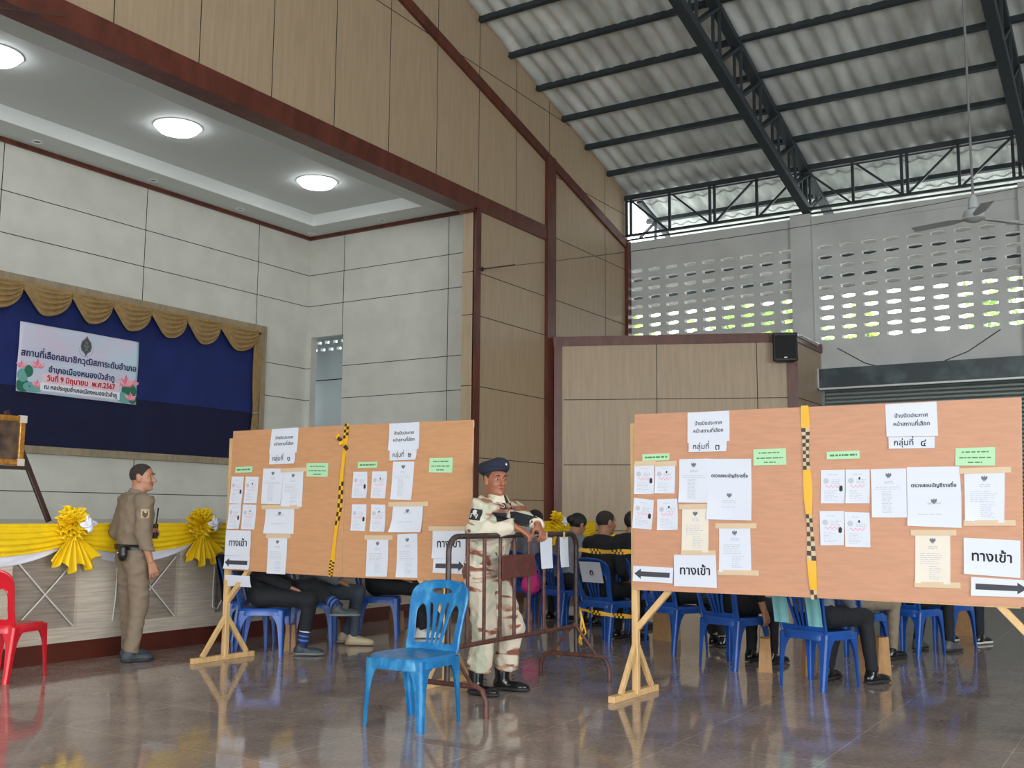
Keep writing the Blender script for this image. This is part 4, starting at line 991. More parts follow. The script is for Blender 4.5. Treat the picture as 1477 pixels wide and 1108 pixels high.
PAPERS = [
    (0, 'title', [6.441, 1.961, 6.132, 1.965, 6.144, 1.755, 6.461, 1.755],
     'white title notice with two lines of Thai at the top of the group one panel', 'title notices on the boards'),
    (0, 'group1', [6.453, 1.755, 6.159, 1.756, 6.161, 1.665, 6.452, 1.661],
     'white sign with the Thai words for group number one under its title notice', 'group number signs on the boards'),
    (0, 'greens', [6.856, 1.646, 6.652, 1.651, 6.654, 1.599, 6.86, 1.596],
     'small pale green label over the four ballot samples of group one', 'green labels on the boards'),
    (0, 'ballotm', [6.902, 1.565, 6.753, 1.563, 6.77, 1.33, 6.915, 1.333],
     'upper left small white ballot sample with a red scribble, group one panel', 'ballot samples on the notice boards'),
    (0, 'ballot', [6.731, 1.563, 6.575, 1.558, 6.586, 1.334, 6.743, 1.335],
     'upper right small white ballot sample with a red scribble, group one panel', 'ballot samples on the notice boards'),
    (0, 'ballotm', [6.919, 1.325, 6.77, 1.33, 6.781, 1.117, 6.925, 1.115],
     'lower left small white ballot sample with a red scribble, group one panel', 'ballot samples on the notice boards'),
    (0, 'ballot', [6.752, 1.325, 6.59, 1.322, 6.602, 1.113, 6.763, 1.114],
     'lower right small white ballot sample with a red scribble, group one panel', 'ballot samples on the notice boards'),
    (0, 'crest', [6.524, 1.629, 6.288, 1.625, 6.306, 1.327, 6.537, 1.33],
     'crested white notice with a column of names beside the ballot samples of group one', 'official notices on the boards'),
    (0, 'crestT', [6.287, 1.608, 6.06, 1.601, 6.068, 1.306, 6.301, 1.31],
     'white crested notice hung under masking tape right of the name notice, group one', 'official notices on the boards'),
    (0, 'crestwT', [6.478, 1.294, 6.152, 1.3, 6.153, 1.084, 6.492, 1.082],
     'wide white crested half sheet in the middle of the group one panel', 'official notices on the boards'),
    (0, 'listT', [6.438, 1.053, 6.219, 1.06, 6.226, 0.751, 6.441, 0.751],
     'narrow white list hanging lowest on the group one panel', 'other sheets on the boards'),
    (0, 'greenb', [6.029, 1.664, 5.792, 1.661, 5.794, 1.548, 6.026, 1.554],
     'larger pale green label with three faint lines on the group one panel', 'green labels on the boards'),
    (0, 'enter', [6.941, 1.102, 6.641, 1.103, 6.639, 0.887, 6.947, 0.887],
     'white sheet with the Thai word for entrance on the group one panel', 'entrance signs on the boards'),
    (0, 'arrowL', [6.947, 0.884, 6.639, 0.887, 6.646, 0.775, 6.95, 0.775],
     'white sheet with a dark arrow pointing left on the group one panel', 'arrow signs on the boards'),
    (0, 'title', [5.168, 1.958, 4.869, 1.958, 4.872, 1.751, 5.168, 1.746],
     'white title notice with two lines of Thai at the top of the group two panel', 'title notices on the boards'),
    (0, 'group2', [5.159, 1.748, 4.892, 1.751, 4.899, 1.669, 5.156, 1.667],
     'white sign with the Thai words for group number two under its title notice', 'group number signs on the boards'),
    (0, 'greens', [5.477, 1.662, 5.279, 1.661, 5.283, 1.614, 5.481, 1.614],
     'small pale green label over the four ballot samples of group two', 'green labels on the boards'),
    (0, 'ballotm', [5.523, 1.585, 5.376, 1.583, 5.377, 1.374, 5.534, 1.377],
     'upper left small white ballot sample with a red scribble, group two panel', 'ballot samples on the notice boards'),
    (0, 'ballot', [5.33, 1.585, 5.18, 1.583, 5.195, 1.372, 5.341, 1.375],
     'upper right small white ballot sample with a red scribble, group two panel', 'ballot samples on the notice boards'),
    (0, 'ballotm', [5.528, 1.327, 5.379, 1.327, 5.386, 1.117, 5.537, 1.119],
     'lower left small white ballot sample with a red scribble, group two panel', 'ballot samples on the notice boards'),
    (0, 'ballot', [5.332, 1.327, 5.188, 1.324, 5.188, 1.114, 5.335, 1.116],
     'lower right small white ballot sample with a red scribble, group two panel', 'ballot samples on the notice boards'),
    (0, 'crest', [5.123, 1.659, 4.915, 1.655, 4.937, 1.36, 5.141, 1.365],
     'tall white crested notice right under the sign of group two', 'official notices on the boards'),
    (0, 'foldT', [5.11, 1.317, 4.823, 1.327, 4.829, 1.116, 5.132, 1.112],
     'folded white notice curling off its tape on the group two panel', 'other sheets on the boards'),
    (0, 'crestlT', [5.365, 1.06, 5.149, 1.067, 5.153, 0.772, 5.371, 0.766],
     'white crested sheet with masking tape at the bottom of the group two panel', 'official notices on the boards'),
    (0, 'list', [5.067, 1.097, 4.872, 1.107, 4.866, 0.773, 5.068, 0.77],
     'off white list hanging below the folded notice of group two', 'other sheets on the boards'),
    (0, 'greenb', [4.77, 1.678, 4.553, 1.677, 4.556, 1.564, 4.775, 1.569],
     'larger pale green label with three faint lines on the group two panel', 'green labels on the boards'),
    (0, 'enterT', [4.727, 1.137, 4.427, 1.145, 4.423, 0.93, 4.728, 0.924],
     'white sheet with the Thai word for entrance on the group two panel', 'entrance signs on the boards'),
    (0, 'arrowR', [4.716, 0.922, 4.423, 0.93, 4.43, 0.817, 4.723, 0.817],
     'white sheet with a dark arrow pointing right on the group two panel', 'arrow signs on the boards'),
    (1, 'title', [2.804, 1.965, 2.501, 1.966, 2.501, 1.759, 2.807, 1.756],
     'white title notice with two lines of Thai at the top of the group three panel', 'title notices on the boards'),
    (1, 'group3', [2.797, 1.762, 2.521, 1.76, 2.524, 1.69, 2.798, 1.692],
     'white sign with the Thai words for group number three under its title notice', 'group number signs on the boards'),
    (1, 'greens', [3.152, 1.685, 2.944, 1.688, 2.945, 1.639, 3.15, 1.637],
     'small pale green label over the four ballot samples of group three', 'green labels on the boards'),
    (1, 'ballotmT', [3.213, 1.617, 3.059, 1.614, 3.063, 1.405, 3.215, 1.404],
     'upper left small white ballot sample with a red scribble, group three panel', 'ballot samples on the notice boards'),
    (1, 'ballotT', [3.052, 1.611, 2.9, 1.608, 2.907, 1.407, 3.057, 1.41],
     'upper right small white ballot sample with a red scribble, group three panel', 'ballot samples on the notice boards'),
    (1, 'ballotm', [3.218, 1.379, 3.065, 1.362, 3.083, 1.157, 3.234, 1.166],
     'lower left small white ballot sample with a red scribble, group three panel', 'ballot samples on the notice boards'),
    (1, 'ballot', [3.04, 1.367, 2.888, 1.372, 2.885, 1.158, 3.04, 1.153],
     'lower right small white ballot sample with a red scribble, group three panel', 'ballot samples on the notice boards'),
    (1, 'crest', [2.87, 1.644, 2.654, 1.644, 2.667, 1.342, 2.877, 1.346],
     'crested white notice with a column of names left of the large sheet, group three', 'official notices on the boards'),
    (1, 'check', [2.654, 1.642, 2.353, 1.635, 2.358, 1.227, 2.674, 1.232],
     'large white sheet headed with Thai words for checking names, group three', 'other sheets on the boards'),
    (1, 'greenb', [2.339, 1.698, 2.118, 1.7, 2.116, 1.591, 2.339, 1.59],
     'larger pale green label with three faint lines on the group three panel', 'green labels on the boards'),
    (1, 'creamTB', [2.852, 1.31, 2.661, 1.313, 2.665, 1.01, 2.862, 1.011],
     'cream notice between two tapes above the entrance sign of group three', 'cream notices on the boards'),
    (1, 'crestlTB', [2.588, 1.181, 2.372, 1.187, 2.37, 0.89, 2.594, 0.885],
     'white crested notice with masking tape at both ends, low on group three', 'official notices on the boards'),
    (1, 'enter', [2.918, 0.988, 2.613, 0.992, 2.61, 0.776, 2.918, 0.775],
     'white sheet with the Thai word for entrance on the group three panel', 'entrance signs on the boards'),
    (1, 'arrowL', [3.226, 0.904, 2.923, 0.899, 2.929, 0.793, 3.227, 0.798],
     'white sheet with a dark arrow pointing left on the group three panel', 'arrow signs on the boards'),
    (1, 'title', [1.479, 1.958, 1.175, 1.96, 1.174, 1.75, 1.477, 1.755],
     'white title notice with two lines of Thai at the top of the group four panel', 'title notices on the boards'),
    (1, 'group4', [1.466, 1.751, 1.192, 1.747, 1.196, 1.676, 1.465, 1.678],
     'white sign with the Thai words for group number four under its title notice', 'group number signs on the boards'),
    (1, 'greens', [1.853, 1.669, 1.645, 1.673, 1.644, 1.622, 1.852, 1.62],
     'small pale green label over the four ballot samples of group four', 'green labels on the boards'),
    (1, 'ballotm', [1.893, 1.553, 1.741, 1.553, 1.748, 1.34, 1.899, 1.34],
     'upper left small white ballot sample with a red scribble, group four panel', 'ballot samples on the notice boards'),
    (1, 'ballot', [1.736, 1.553, 1.587, 1.553, 1.594, 1.34, 1.742, 1.34],
     'upper right small white ballot sample with a red scribble, group four panel', 'ballot samples on the notice boards'),
    (1, 'ballotm', [1.909, 1.291, 1.754, 1.292, 1.76, 1.077, 1.907, 1.074],
     'lower left small white ballot sample with a red scribble, group four panel', 'ballot samples on the notice boards'),
    (1, 'ballot', [1.752, 1.287, 1.598, 1.282, 1.598, 1.067, 1.753, 1.068],
     'lower right small white ballot sample with a red scribble, group four panel', 'ballot samples on the notice boards'),
    (1, 'crest', [1.581, 1.552, 1.367, 1.556, 1.375, 1.254, 1.582, 1.253],
     'crested white notice with a column of names beside the ballot samples of group four', 'official notices on the boards'),
    (1, 'checks', [1.364, 1.562, 1.061, 1.562, 1.058, 1.379, 1.368, 1.379],
     'white sheet with Thai words for checking names on the group four panel', 'other sheets on the boards'),
    (1, 'crestw', [1.368, 1.383, 1.057, 1.41, 1.064, 1.194, 1.372, 1.203],
     'white crested sheet overlapping the bottom of the name checking sheet, group four', 'official notices on the boards'),
    (1, 'greenb', [1.078, 1.672, 0.859, 1.673, 0.864, 1.563, 1.084, 1.567],
     'larger pale green label with three faint lines on the group four panel', 'green labels on the boards'),
    (1, 'crestlTB', [1.036, 1.528, 0.813, 1.53, 0.83, 1.226, 1.043, 1.237],
     'white crested notice taped top and bottom by the right edge of group four', 'official notices on the boards'),
    (1, 'creamTB', [1.33, 1.154, 1.13, 1.161, 1.141, 0.857, 1.342, 0.86],
     'cream notice taped top and bottom low on the group four panel', 'cream notices on the boards'),
    (1, 'enter', [1.056, 1.137, 0.749, 1.126, 0.759, 0.91, 1.062, 0.924],
     'white sheet with the Thai word for entrance on the group four panel', 'entrance signs on the boards'),
    (1, 'arrowR', [1.024, 0.908, 0.714, 0.898, 0.718, 0.802, 1.029, 0.798],
     'white sheet with a dark arrow pointing right on the group four panel', 'arrow signs on the boards'),
]
for i, (b, k, q, lab, grp) in enumerate(PAPERS):
    over = k[:5] in ('group',) or k in ('check', 'crestw', 'enter', 'enterT') or k.startswith('arrow') or k.startswith('foldT')
    paper(XR if b else XL, k, q, .0035 + (.0035 if over else 0) + .0012 * (i % 3), lab, grp, seed=i)
mb = MB(); mb.sheet(lambda u, v: (XL + .018 + .02 * v * v, 6.96 - .3 * u, .72 - .095 * v), 8, 4, (.001, 0, 0))
tag(mb.build('paper_sheet', M_PAPER, smooth=True), 'white sheet hanging below the lower left corner of the left notice board', 'paper')
# ------------------------------------------------------------------ plastic chairs
def solid(me, t):
    bm = bmesh.new(); bm.from_mesh(me)
    bmesh.ops.recalc_face_normals(bm, faces=bm.faces)
    bmesh.ops.solidify(bm, geom=bm.faces[:], thickness=t)
    bm.to_mesh(me); bm.free()
    me.polygons.foreach_set('use_smooth', [True] * len(me.polygons))
    try: me.set_sharp_from_angle(angle=math.radians(50))
    except Exception: pass
    return me
def chair_back(m):
    def spl(pts, n=5):
        out = []
        k = len(pts)
        for i in range(k):
            p0, p1, p2, p3 = (Vector(pts[(i + j - 1) % k]) for j in range(4))
            for t in range(n):
                t /= n
                out.append(.5 * ((2 * p1) + (p2 - p0) * t + (2 * p0 - 5 * p1 + 4 * p2 - p3) * t * t + (3 * p1 - p0 - 3 * p2 + p3) * t ** 3))
        return out
    outer = [(-.185, -.01), (-.192, .1), (-.202, .22), (-.21, .31), (-.2, .375), (-.155, .412), (-.08, .428), (0, .432), (.08, .428), (.155, .412), (.2, .375), (.21, .31), (.202, .22), (.192, .1), (.185, -.01), (.1, -.012), (0, -.012), (-.1, -.012)]
    loops = [spl(outer, 3)]
    sideh = [(-.15, .045), (-.158, .12), (-.166, .2), (-.165, .25), (-.14, .285), (-.112, .28), (-.092, .24), (-.076, .18), (-.062, .1), (-.058, .045), (-.1, .038)]
    loops.append(spl(sideh, 3)); loops.append(spl([(-x, y) for x, y in sideh][::-1], 3))
    for a, b in ((-.03, -.062), (0, 0), (.03, .062)):
        loops.append(spl([(a - .008, .045), ((a + b) / 2 - .011, .17), (b - .013, .28), (b, .293), (b + .013, .28), ((a + b) / 2 + .011, .17), (a + .008, .045), (a, .037)], 3))
    loops.append(spl([(.078 * math.cos(a), .368 + .02 * math.sin(a)) for a in [i * math.pi / 6 for i in range(12)]], 2))
    V = []; E = []
    for L_ in loops:
        o = len(V); V += [Vector((p[0], p[1])) for p in L_]; n = len(L_)
        E += [(o + i, o + (i + 1) % n) for i in range(n)]
    for i in range(-9, 10):
        for j in range(0, 22): V.append(Vector((i * .0215 + .003, j * .02 + .004)))
    v, e, f, *_ = delaunay_2d_cdt(V, E, [], 0, 1e-6)
    def inside(p, L_):
        c = False; n = len(L_)
        for i in range(n):
            a, b = L_[i], L_[(i + 1) % n]
            if (a[1] > p[1]) != (b[1] > p[1]) and p[0] < (b[0] - a[0]) * (p[1] - a[1]) / (b[1] - a[1]) + a[0]: c = not c
        return c
    F = []
    for t in f:
        c = ((v[t[0]][0] + v[t[1]][0] + v[t[2]][0]) / 3, (v[t[0]][1] + v[t[1]][1] + v[t[2]][1]) / 3)
        if inside(c, loops[0]) and not any(inside(c, L_) for L_ in loops[1:]): F.append(tuple(t))
    def M(p):
        u, w = p[0], p[1]
        return (-.178 - .16 * w - .2 * w * w - .03 * (1 - (u / .21) ** 2) * min(1, w * 5 + .3), u, .418 + w * .955)
    used = sorted({i for t in F for i in t}); idx = {a: b for b, a in enumerate(used)}
    mb = MB(); mb.add([M(v[i]) for i in used], [tuple(idx[i] for i in t) for t in F])
    me = solid(mb.mesh('backrest', m), .009)
    rim = MB(); rim.tube([M(p) for p in loops[0][:43]], .011, 8)
    for L_ in (loops[1], loops[2]): rim.tube([M(p) for p in L_ + L_[:1]], .006, 6)
    rm = rim.mesh('rim', m, True)
    bm = bmesh.new(); bm.from_mesh(me); bm.from_mesh(rm); bm.to_mesh(me); bm.free()
    bpy.data.meshes.remove(rm)
    return me
def chair_seat(m):
    mb = MB(); N_ = 48; R = 9
    def pt(a, r):
        c, s = math.cos(a), math.sin(a); p = 4.2
        k = (abs(c) ** p + abs(s) ** p) ** (-1 / p)
        return (.205 * c * k * r + .005, (.213 if c > 0 else .213 - .012 * abs(c)) * s * k * r)
    vv = [(0.005, 0, .408)]
    for i in range(1, R + 1):
        r = i / R
        for j in range(N_):
            x, y = pt(2 * math.pi * j / N_, r); vv.append((x, y, .408 + .014 * r ** 2.5 - (.006 if i == R else 0) - .012 * max(0, x - .12) / .09))
    for dz, rr in ((-.016, 1.035), (-.045, 1.05), (-.06, 1.052)):
        for j in range(N_):
            x, y = pt(2 * math.pi * j / N_, rr); vv.append((x, y, .418 + dz - .012 * max(0, x - .12) / .09))
    ff = [(0, 1 + j, 1 + (j + 1) % N_) for j in range(N_)]
    for i in range(R + 2):
        for j in range(N_):
            j2 = (j + 1) % N_; ff.append((1 + i * N_ + j, 1 + i * N_ + j2, 1 + (i + 1) * N_ + j2, 1 + (i + 1) * N_ + j))
    mb.add(vv, ff)
    return solid(mb.mesh('seat', m), -.004)
def chair_leg(m, sx, sy):
    top = Vector((sx * .2 + .005, sy * .21, .40)); bot = Vector((sx * (.212 if sx > 0 else .235), sy * (.222 if sx > 0 else .195), 0))
    def fn(u, v):
        c = top.lerp(bot, v)
        w = .044 - .012 * v + .1 * math.exp(-v * 9) + .03 * math.exp(-v * 3.0)
        R = .02; s = (u - .5) * 2
        if abs(s) > .35:
            t = (abs(s) - .35) / .65 * (w - R) + R
            p = Vector((0, -t)) if s > 0 else Vector((-t, 0))
        else:
            a = (s / .35 + 1) / 2 * math.pi / 2
            p = Vector((-R + R * math.sin(a), -R + R * math.cos(a)))
        return (c.x + sx * p.x, c.y + sy * p.y, c.z)
    mb = MB(); mb.grid(fn, 16, 16)
    return solid(mb.mesh('leg', m), .006)
_cm = {}
def chair(label, x, y, head, m, group='blue plastic chairs in the hall', name='plastic_chair'):
    if m.name not in _cm:
        _cm[m.name] = (chair_seat(m), chair_back(m), [chair_leg(m, a, b) for a in (-1, 1) for b in (-1, 1)])
    se, ba, lg = _cm[m.name]
    t = thing(name, label, 'chair', (x, y, 0), math.radians(head), group)
    link('seat', se, t); link('backrest', ba, t)
    for l in lg: link('leg', l, t)
    return t
M_BLUEW = mat('worn_blue_plastic', sr(16, 108, 166), .38, col2=sr(76, 156, 198), nscale=16, nmin=.5, nmax=.78, stretch=(1, 1, .5), detail=9)
M_BLUED = mat('royal_blue_plastic', sr(24, 78, 158), .32, noise=.15, nscale=6)
M_REDP = mat('glossy_red_plastic', sr(204, 28, 42), .25)
chair('worn sky blue plastic chair standing empty in front of the guard', 5.19, 3.94, 180, M_BLUEW)
chair('red plastic chair at the edge of the picture near the stage', 4.83, 7.53, 21, M_REDP, 'red plastic chairs')
chair('blue plastic chair nearest the wooden stand of the left notice board', 6.93, 6.95, -55, M_BLUED)
chair('blue plastic chair with a dark jacket over it, behind the left stand', 7.35, 7.55, -55, M_BLUED)
chair('blue plastic chair under the person in grey jeans and beige shoes', 7.72, 7.08, -55, M_BLUED)
chair('blue plastic chair behind the empty front chair, under the person in white sneakers', 8.55, 6.95, -55, M_BLUED)
chair('blue plastic chair with the paper marked with a Thai three on its back', 9.47, 4.79, -12, M_BLUED)
chair('blue plastic chair behind the left end of the right notice board', 8.62, 3.18, -18, M_BLUED)
chair('blue plastic chair with pale turquoise cloths hung over its back', 8.02, 2.3, -18, M_BLUED)
chair('blue plastic chair under the person in khaki trousers', 9.55, 2.42, -18, M_BLUED)
chair('blue plastic chair under the person in dark trousers and grey shoes', 10.35, 2.1, -18, M_BLUED)
chair('blue plastic chair under the person in black and white sneakers', 11.15, 1.95, -18, M_BLUED)
chair('blue plastic chair under the dark haired woman behind the papers on the barrier', 10.5, 5.85, -20, M_BLUED)
chair('blue plastic chair under the person in grey behind the forearms of the guard', 10.7, 6.4, -20, M_BLUED)
chair('blue plastic chair under the person beside the man in black', 10.5, 5.05, -15, M_BLUED)
chair('blue plastic chair under the person in yellow behind the man in black', 11.4, 5.86, -20, M_BLUED)
chair('blue plastic chair under the person with outstretched feet behind the right stand', 9.3, 4.0, -20, M_BLUED)

# turquoise cloths over the chair back, jacket over another
M_TURQ = mat('turquoise_cloth', sr(126, 190, 194), .8, noise=.08, nscale=12)
def cloth_over(name, label, cx, cy, head, y0, y1, m, zb, zt=.85):
    t = thing(name, label, 'cloth', (cx, cy, 0), math.radians(head))
    def fn(u, v):
        y = y0 + (y1 - y0) * u
        s = v * 2 - 1    # -1 hangs behind, +1 in front
        z = zt - (abs(s) ** 1.3) * (zt - zb) * (1 if s < 0 else .45)
        bx = lambda z: -.178 - .16 * (z - .418) - .2 * max(0, z - .418) ** 2
        x = bx(z) + s * .022 - .018 + (-.02 if s < 0 else .0) + .004 * math.sin(u * 9 + v * 4)
        return (x, y * (1 + .04 * abs(s)), z)
    mb = MB(); mb.sheet(fn, 10, 26, (.002, .0, .002)); mb.build('cloth', m, t, smooth=True)
    return t
cloth_over('cloth', 'pale turquoise cloth hung over the left side of the chair back', 8.02, 2.3, -18, .075, .2, M_TURQ, .47)
cloth_over('cloth', 'pale turquoise cloth hung over the right side of the chair back', 8.02, 2.3, -18, -.2, -.085, M_TURQ, .46)
cloth_over('jacket', 'black jacket hung over the chair behind the left stand', 7.35, 7.55, -55, -.19, .19, mat('black_cloth', (.012, .013, .018), .85), .42)
mb = MB()
hd = math.radians(-12)
def fn(u, v):
    z = .8 - v * .2; w_ = (z - .418) / .955; lx = -.178 - .16 * w_ - .2 * w_ * w_ - .05 + .004 * math.sin(u * 5); ly = (.5 - u) * .27 - .03
    return (9.47 + lx * math.cos(hd) - ly * math.sin(hd), 4.79 + lx * math.sin(hd) + ly * math.cos(hd), z)
t = thing('number_sheet', 'white sheet with a Thai three hung behind the man in black', 'paper', (9.2, 4.78, .6), world_coords=True)
mb.sheet(fn, 8, 6, (-.0015, 0, 0)); mb.build('sheet', M_PAPER, t, smooth=True)
mb = MB(); text(mb, '๓', 0, 0, h=.1, fn=lambda x, y, z: tuple(Vector(fn(.5 + x / .27, .5 - y / .2)) + Vector((-.008, 0, 0))), bold=.002); mb.build('lettering', M_INK, t)

# ------------------------------------------------------------------ crowd barrier
M_RUST = mat('rusty_brown_paint', sr(104, 62, 52), .5, col2=sr(70, 46, 42), nscale=22, nmin=.4, nmax=.62)
M_DKST = mat('dark_brown_steel', sr(62, 50, 48), .45, noise=.3, nscale=18)
def barrier():
    t = thing('crowd_barrier', 'rusty brown steel crowd barrier the guard leans on', 'barrier', (6.4, 3.97, 0), world_coords=True)
    y = 3.97; x0, x1, zt, zb = 5.58, 7.3, 1.11, .4
    r = .1
    pts = [(x0, y, .2), (x0, y, zt - r)] + [(x0 + r - r * math.cos(a), y, zt - r + r * math.sin(a)) for a in [i * math.pi / 12 for i in range(1, 6)]] + [(x0 + r, y, zt), (x1 - r, y, zt)] + [(x1 - r + r * math.sin(a), y, zt - r + r * math.cos(a)) for a in [i * math.pi / 12 for i in range(1, 6)]] + [(x1, y, zt - r), (x1, y, .2)]
    mb = MB(); mb.tube(pts, .019, 12); mb.build('frame', M_DKST, t, smooth=True)
    mb = MB(); mb.tube([(x0, y, zb), (x1, y, zb)], .016, 10); mb.build('bottom_rail', M_RUST, t, smooth=True)
    for x in (5.8, 6.0, 6.2, 6.385, 6.585, 6.8, 7.02):
        mb = MB(); mb.tube([(x, y, zb - .01), (x, y, zt)], .013, 8); mb.build('bar', M_RUST, t, smooth=True)
    mb = MB(); mb.box((6.19, y - .028, .815), (6.62, y - .018, .972)); mb.build('plate', mat('rust_red_plate', sr(92, 50, 44), .6, noise=.25, nscale=14), t, bev=.003)
    for x, d in ((x0, .3), (x1 - .03, .3)):
        pts = [(x, y + d, 0.0), (x, y + d, .1), (x, y + d * .9, .165), (x, y + d * .75, .185), (x, y - d * .75, .185), (x, y - d * .9, .165), (x, y - d, .1), (x, y - d, 0.0)]
        mb = MB(); mb.tube(pts, .017, 10); mb.build('foot', M_RUST, t, smooth=True)
        for s in (-1, 1):
            mb = MB(); mb.tube([(x, y + s * .2, .185), (x, y, .42)], .012, 8); mb.build('foot_brace', M_RUST, t, smooth=True)
    return t
barrier()
for x, w, lab in ((6.79, .175, 'white sheet taped on the barrier beside the hands of the guard'), (7.06, .13, 'white sheet taped on the far end of the barrier')):
    mb = MB(); mb.sheet(lambda u, v: (x + (u - .5) * w * (1 - .04 * v), 3.945 - .012 * v * v, 1.085 - v * .225), 5, 6, (0, .0012, 0))
    t = thing('barrier_sheet', lab, 'paper', (x, 3.95, .86), world_coords=True, group='white sheets taped on the barrier')
    mb.build('sheet', M_PAPER, t, smooth=True)
    mb = MB(); mb.sheet(lambda u, v: (x + (u - .5) * .03, 3.943, 1.125 - v * .055), 2, 3, (0, .001, 0)); mb.build('tape', M_MASK, t)
# barrier tape strung between the barrier and the right board stand
def ribbon(label, p0, p1, w, sag, seed):
    A, B = Vector(p0), Vector(p1); mb = MB(); n = 60
    r = random.Random(seed)
    def at(s):
        q = A.lerp(B, s); q.z -= sag * 4 * s * (1 - s); return q
    for i in range(n):
        for c in range(2):
            vv = []
            for s in (i / n, (i + 1) / n):
                a = .9 * math.sin(s * 7 + seed)
                for e in (-.5 + c * .5, c * .5): q = at(s); vv.append((q.x + e * w * math.sin(a), q.y, q.z + e * w * math.cos(a)))
            k = (i // 12) % 2
            mb.add([vv[0], vv[1], vv[3], vv[2]], [(0, 1, 2, 3)], (1 if (i // 2 + c) % 2 else 0) if k else 0)
    o = mb.build('barrier_ribbon', [M_TY, M_TB]); so = o.modifiers.new('thick', 'SOLIDIFY'); so.thickness = .001
    tag(o, label, 'barrier tape', 'tapes strung from the barrier to the right stand')
ribbon('upper yellow and black tape strung from the barrier to the right notice board', (7.32, 3.955, .985), (6.86, 3.245, 1.0), .04, .01, 1)
ribbon('lower yellow and black tape strung from the barrier to the right notice board', (7.32, 3.955, .53), (6.86, 3.245, .545), .035, .015, 4)
mb = MB()
for k in range(3): mb.tube([(7.325, 3.95, .53), (7.31, 3.93 - .02 * k, .45 - .05 * k), (7.31, 3.94 + .02 * k, .32 - .04 * k), (7.3, 3.92, .26)], .006, 6)
tag(mb.build('tape_tail', M_TY, smooth=True), 'loose yellow tape tail hanging from the far post of the barrier', 'barrier tape')

# ------------------------------------------------------------------ paper bags and other things on the floor
M_KRAFT = mat('kraft_paper', sr(176, 136, 92), .75, noise=.08, nscale=14)
M_KRAFT2 = mat('dark_kraft_paper', sr(150, 108, 70), .75, noise=.08, nscale=14)  # darker brown for the bag handles
def bag(label, x, y, head, w=.2, d=.11, h=.26, handles=True, m=None):
    t = thing('paper_bag', label, 'paper bag', (x, y, 0), math.radians(head), 'brown paper bags on the floor')
    mb = MB()
    vv = [(-d / 2, -w / 2, 0), (d / 2, -w / 2, 0), (d / 2, w / 2, 0), (-d / 2, w / 2, 0), (-d * .36, -w * .5, h), (d * .36, -w * .5, h), (d * .36, w * .5, h), (-d * .36, w * .5, h), (0, -w * .42, h * .98), (0, -w * .5 + .004, 0), (0, w * .42, h * .98), (0, w * .5 - .004, 0)]
    mb.add(vv, [(0, 3, 11, 2, 1, 9), (0, 4, 7, 3), (1, 2, 6, 5), (0, 9, 8, 4), (9, 1, 5, 8), (3, 7, 10, 11), (11, 10, 6, 2)])
    me = mb.mesh('bag', m or M_KRAFT); 
    bm = bmesh.new(); bm.from_mesh(me); bmesh.ops.solidify(bm, geom=bm.faces[:], thickness=.002); bm.to_mesh(me); bm.free()
    link('bag', me, t)
    if handles:
        for s in (-1, 1):
            mb = MB(); mb.tube([(s * d * .37, -.045, h - .04), (s * d * .37, -.042, h + .05), (s * d * .3, -.02, h + .085), (s * d * .3, .02, h + .085), (s * d * .37, .042, h + .05), (s * d * .37, .045, h - .04)], .004, 6); mb.build('handle', M_KRAFT2, t, smooth=True)
bag('brown paper bag with twisted handles under the chair behind the left stand', 7.28, 6.95, -50, w=.19, h=.24)
bag('plain brown paper bag behind the striped socks', 8.15, 7.2, -40, handles=False, h=.2)
bag('brown paper bag at the feet of the person in white sneakers', 9.1, 7.15, -30, handles=False, h=.22)
bag('brown paper bag beyond the barrier bars beside the guard', 11.05, 6.62, -20, handles=False, h=.25)
bag('brown paper bag with handles right of the chair behind the right board', 8.52, 2.88, -70, w=.17, h=.27)
bag('narrow brown paper bag just right of the chair with turquoise cloths', 8.52, 2.52, -60, w=.13, d=.09, h=.28)
bag('brown paper bag in front of the khaki trousers', 8.88, 2.1, -30, w=.22, d=.15, h=.3, handles=False)
bag('brown paper bag farthest right under the right notice board', 12.3, 1.95, -20, w=.3, d=.16, h=.34, handles=False)
bag('brown paper bag left of the right stand, behind the chair of the man in black', 10.05, 4.42, -20, w=.25, d=.15, h=.36, handles=False)
t = thing('water_bottle', 'small clear bottle with green label standing behind the right stand', 'bottle', (9.75, 4.62, 0))
mb = MB(); mb.lathe([(.03, 0), (.033, .01), (.033, .12), (.03, .15), (.013, .185), (.013, .2)], n=16); mb.build('body', mat('clear_plastic', sr(190, 205, 205), .1), t, smooth=True)
mb = MB(); mb.lathe([(.0336, .05), (.0336, .11)], n=16); mb.build('label_band', mat('green_label', sr(60, 150, 90), .4), t, smooth=True)
mb = MB(); mb.lathe([(.015, .198), (.015, .215)], n=12); mb.build('cap', mat('white_cap', sr(235, 235, 235), .4), t, smooth=True)
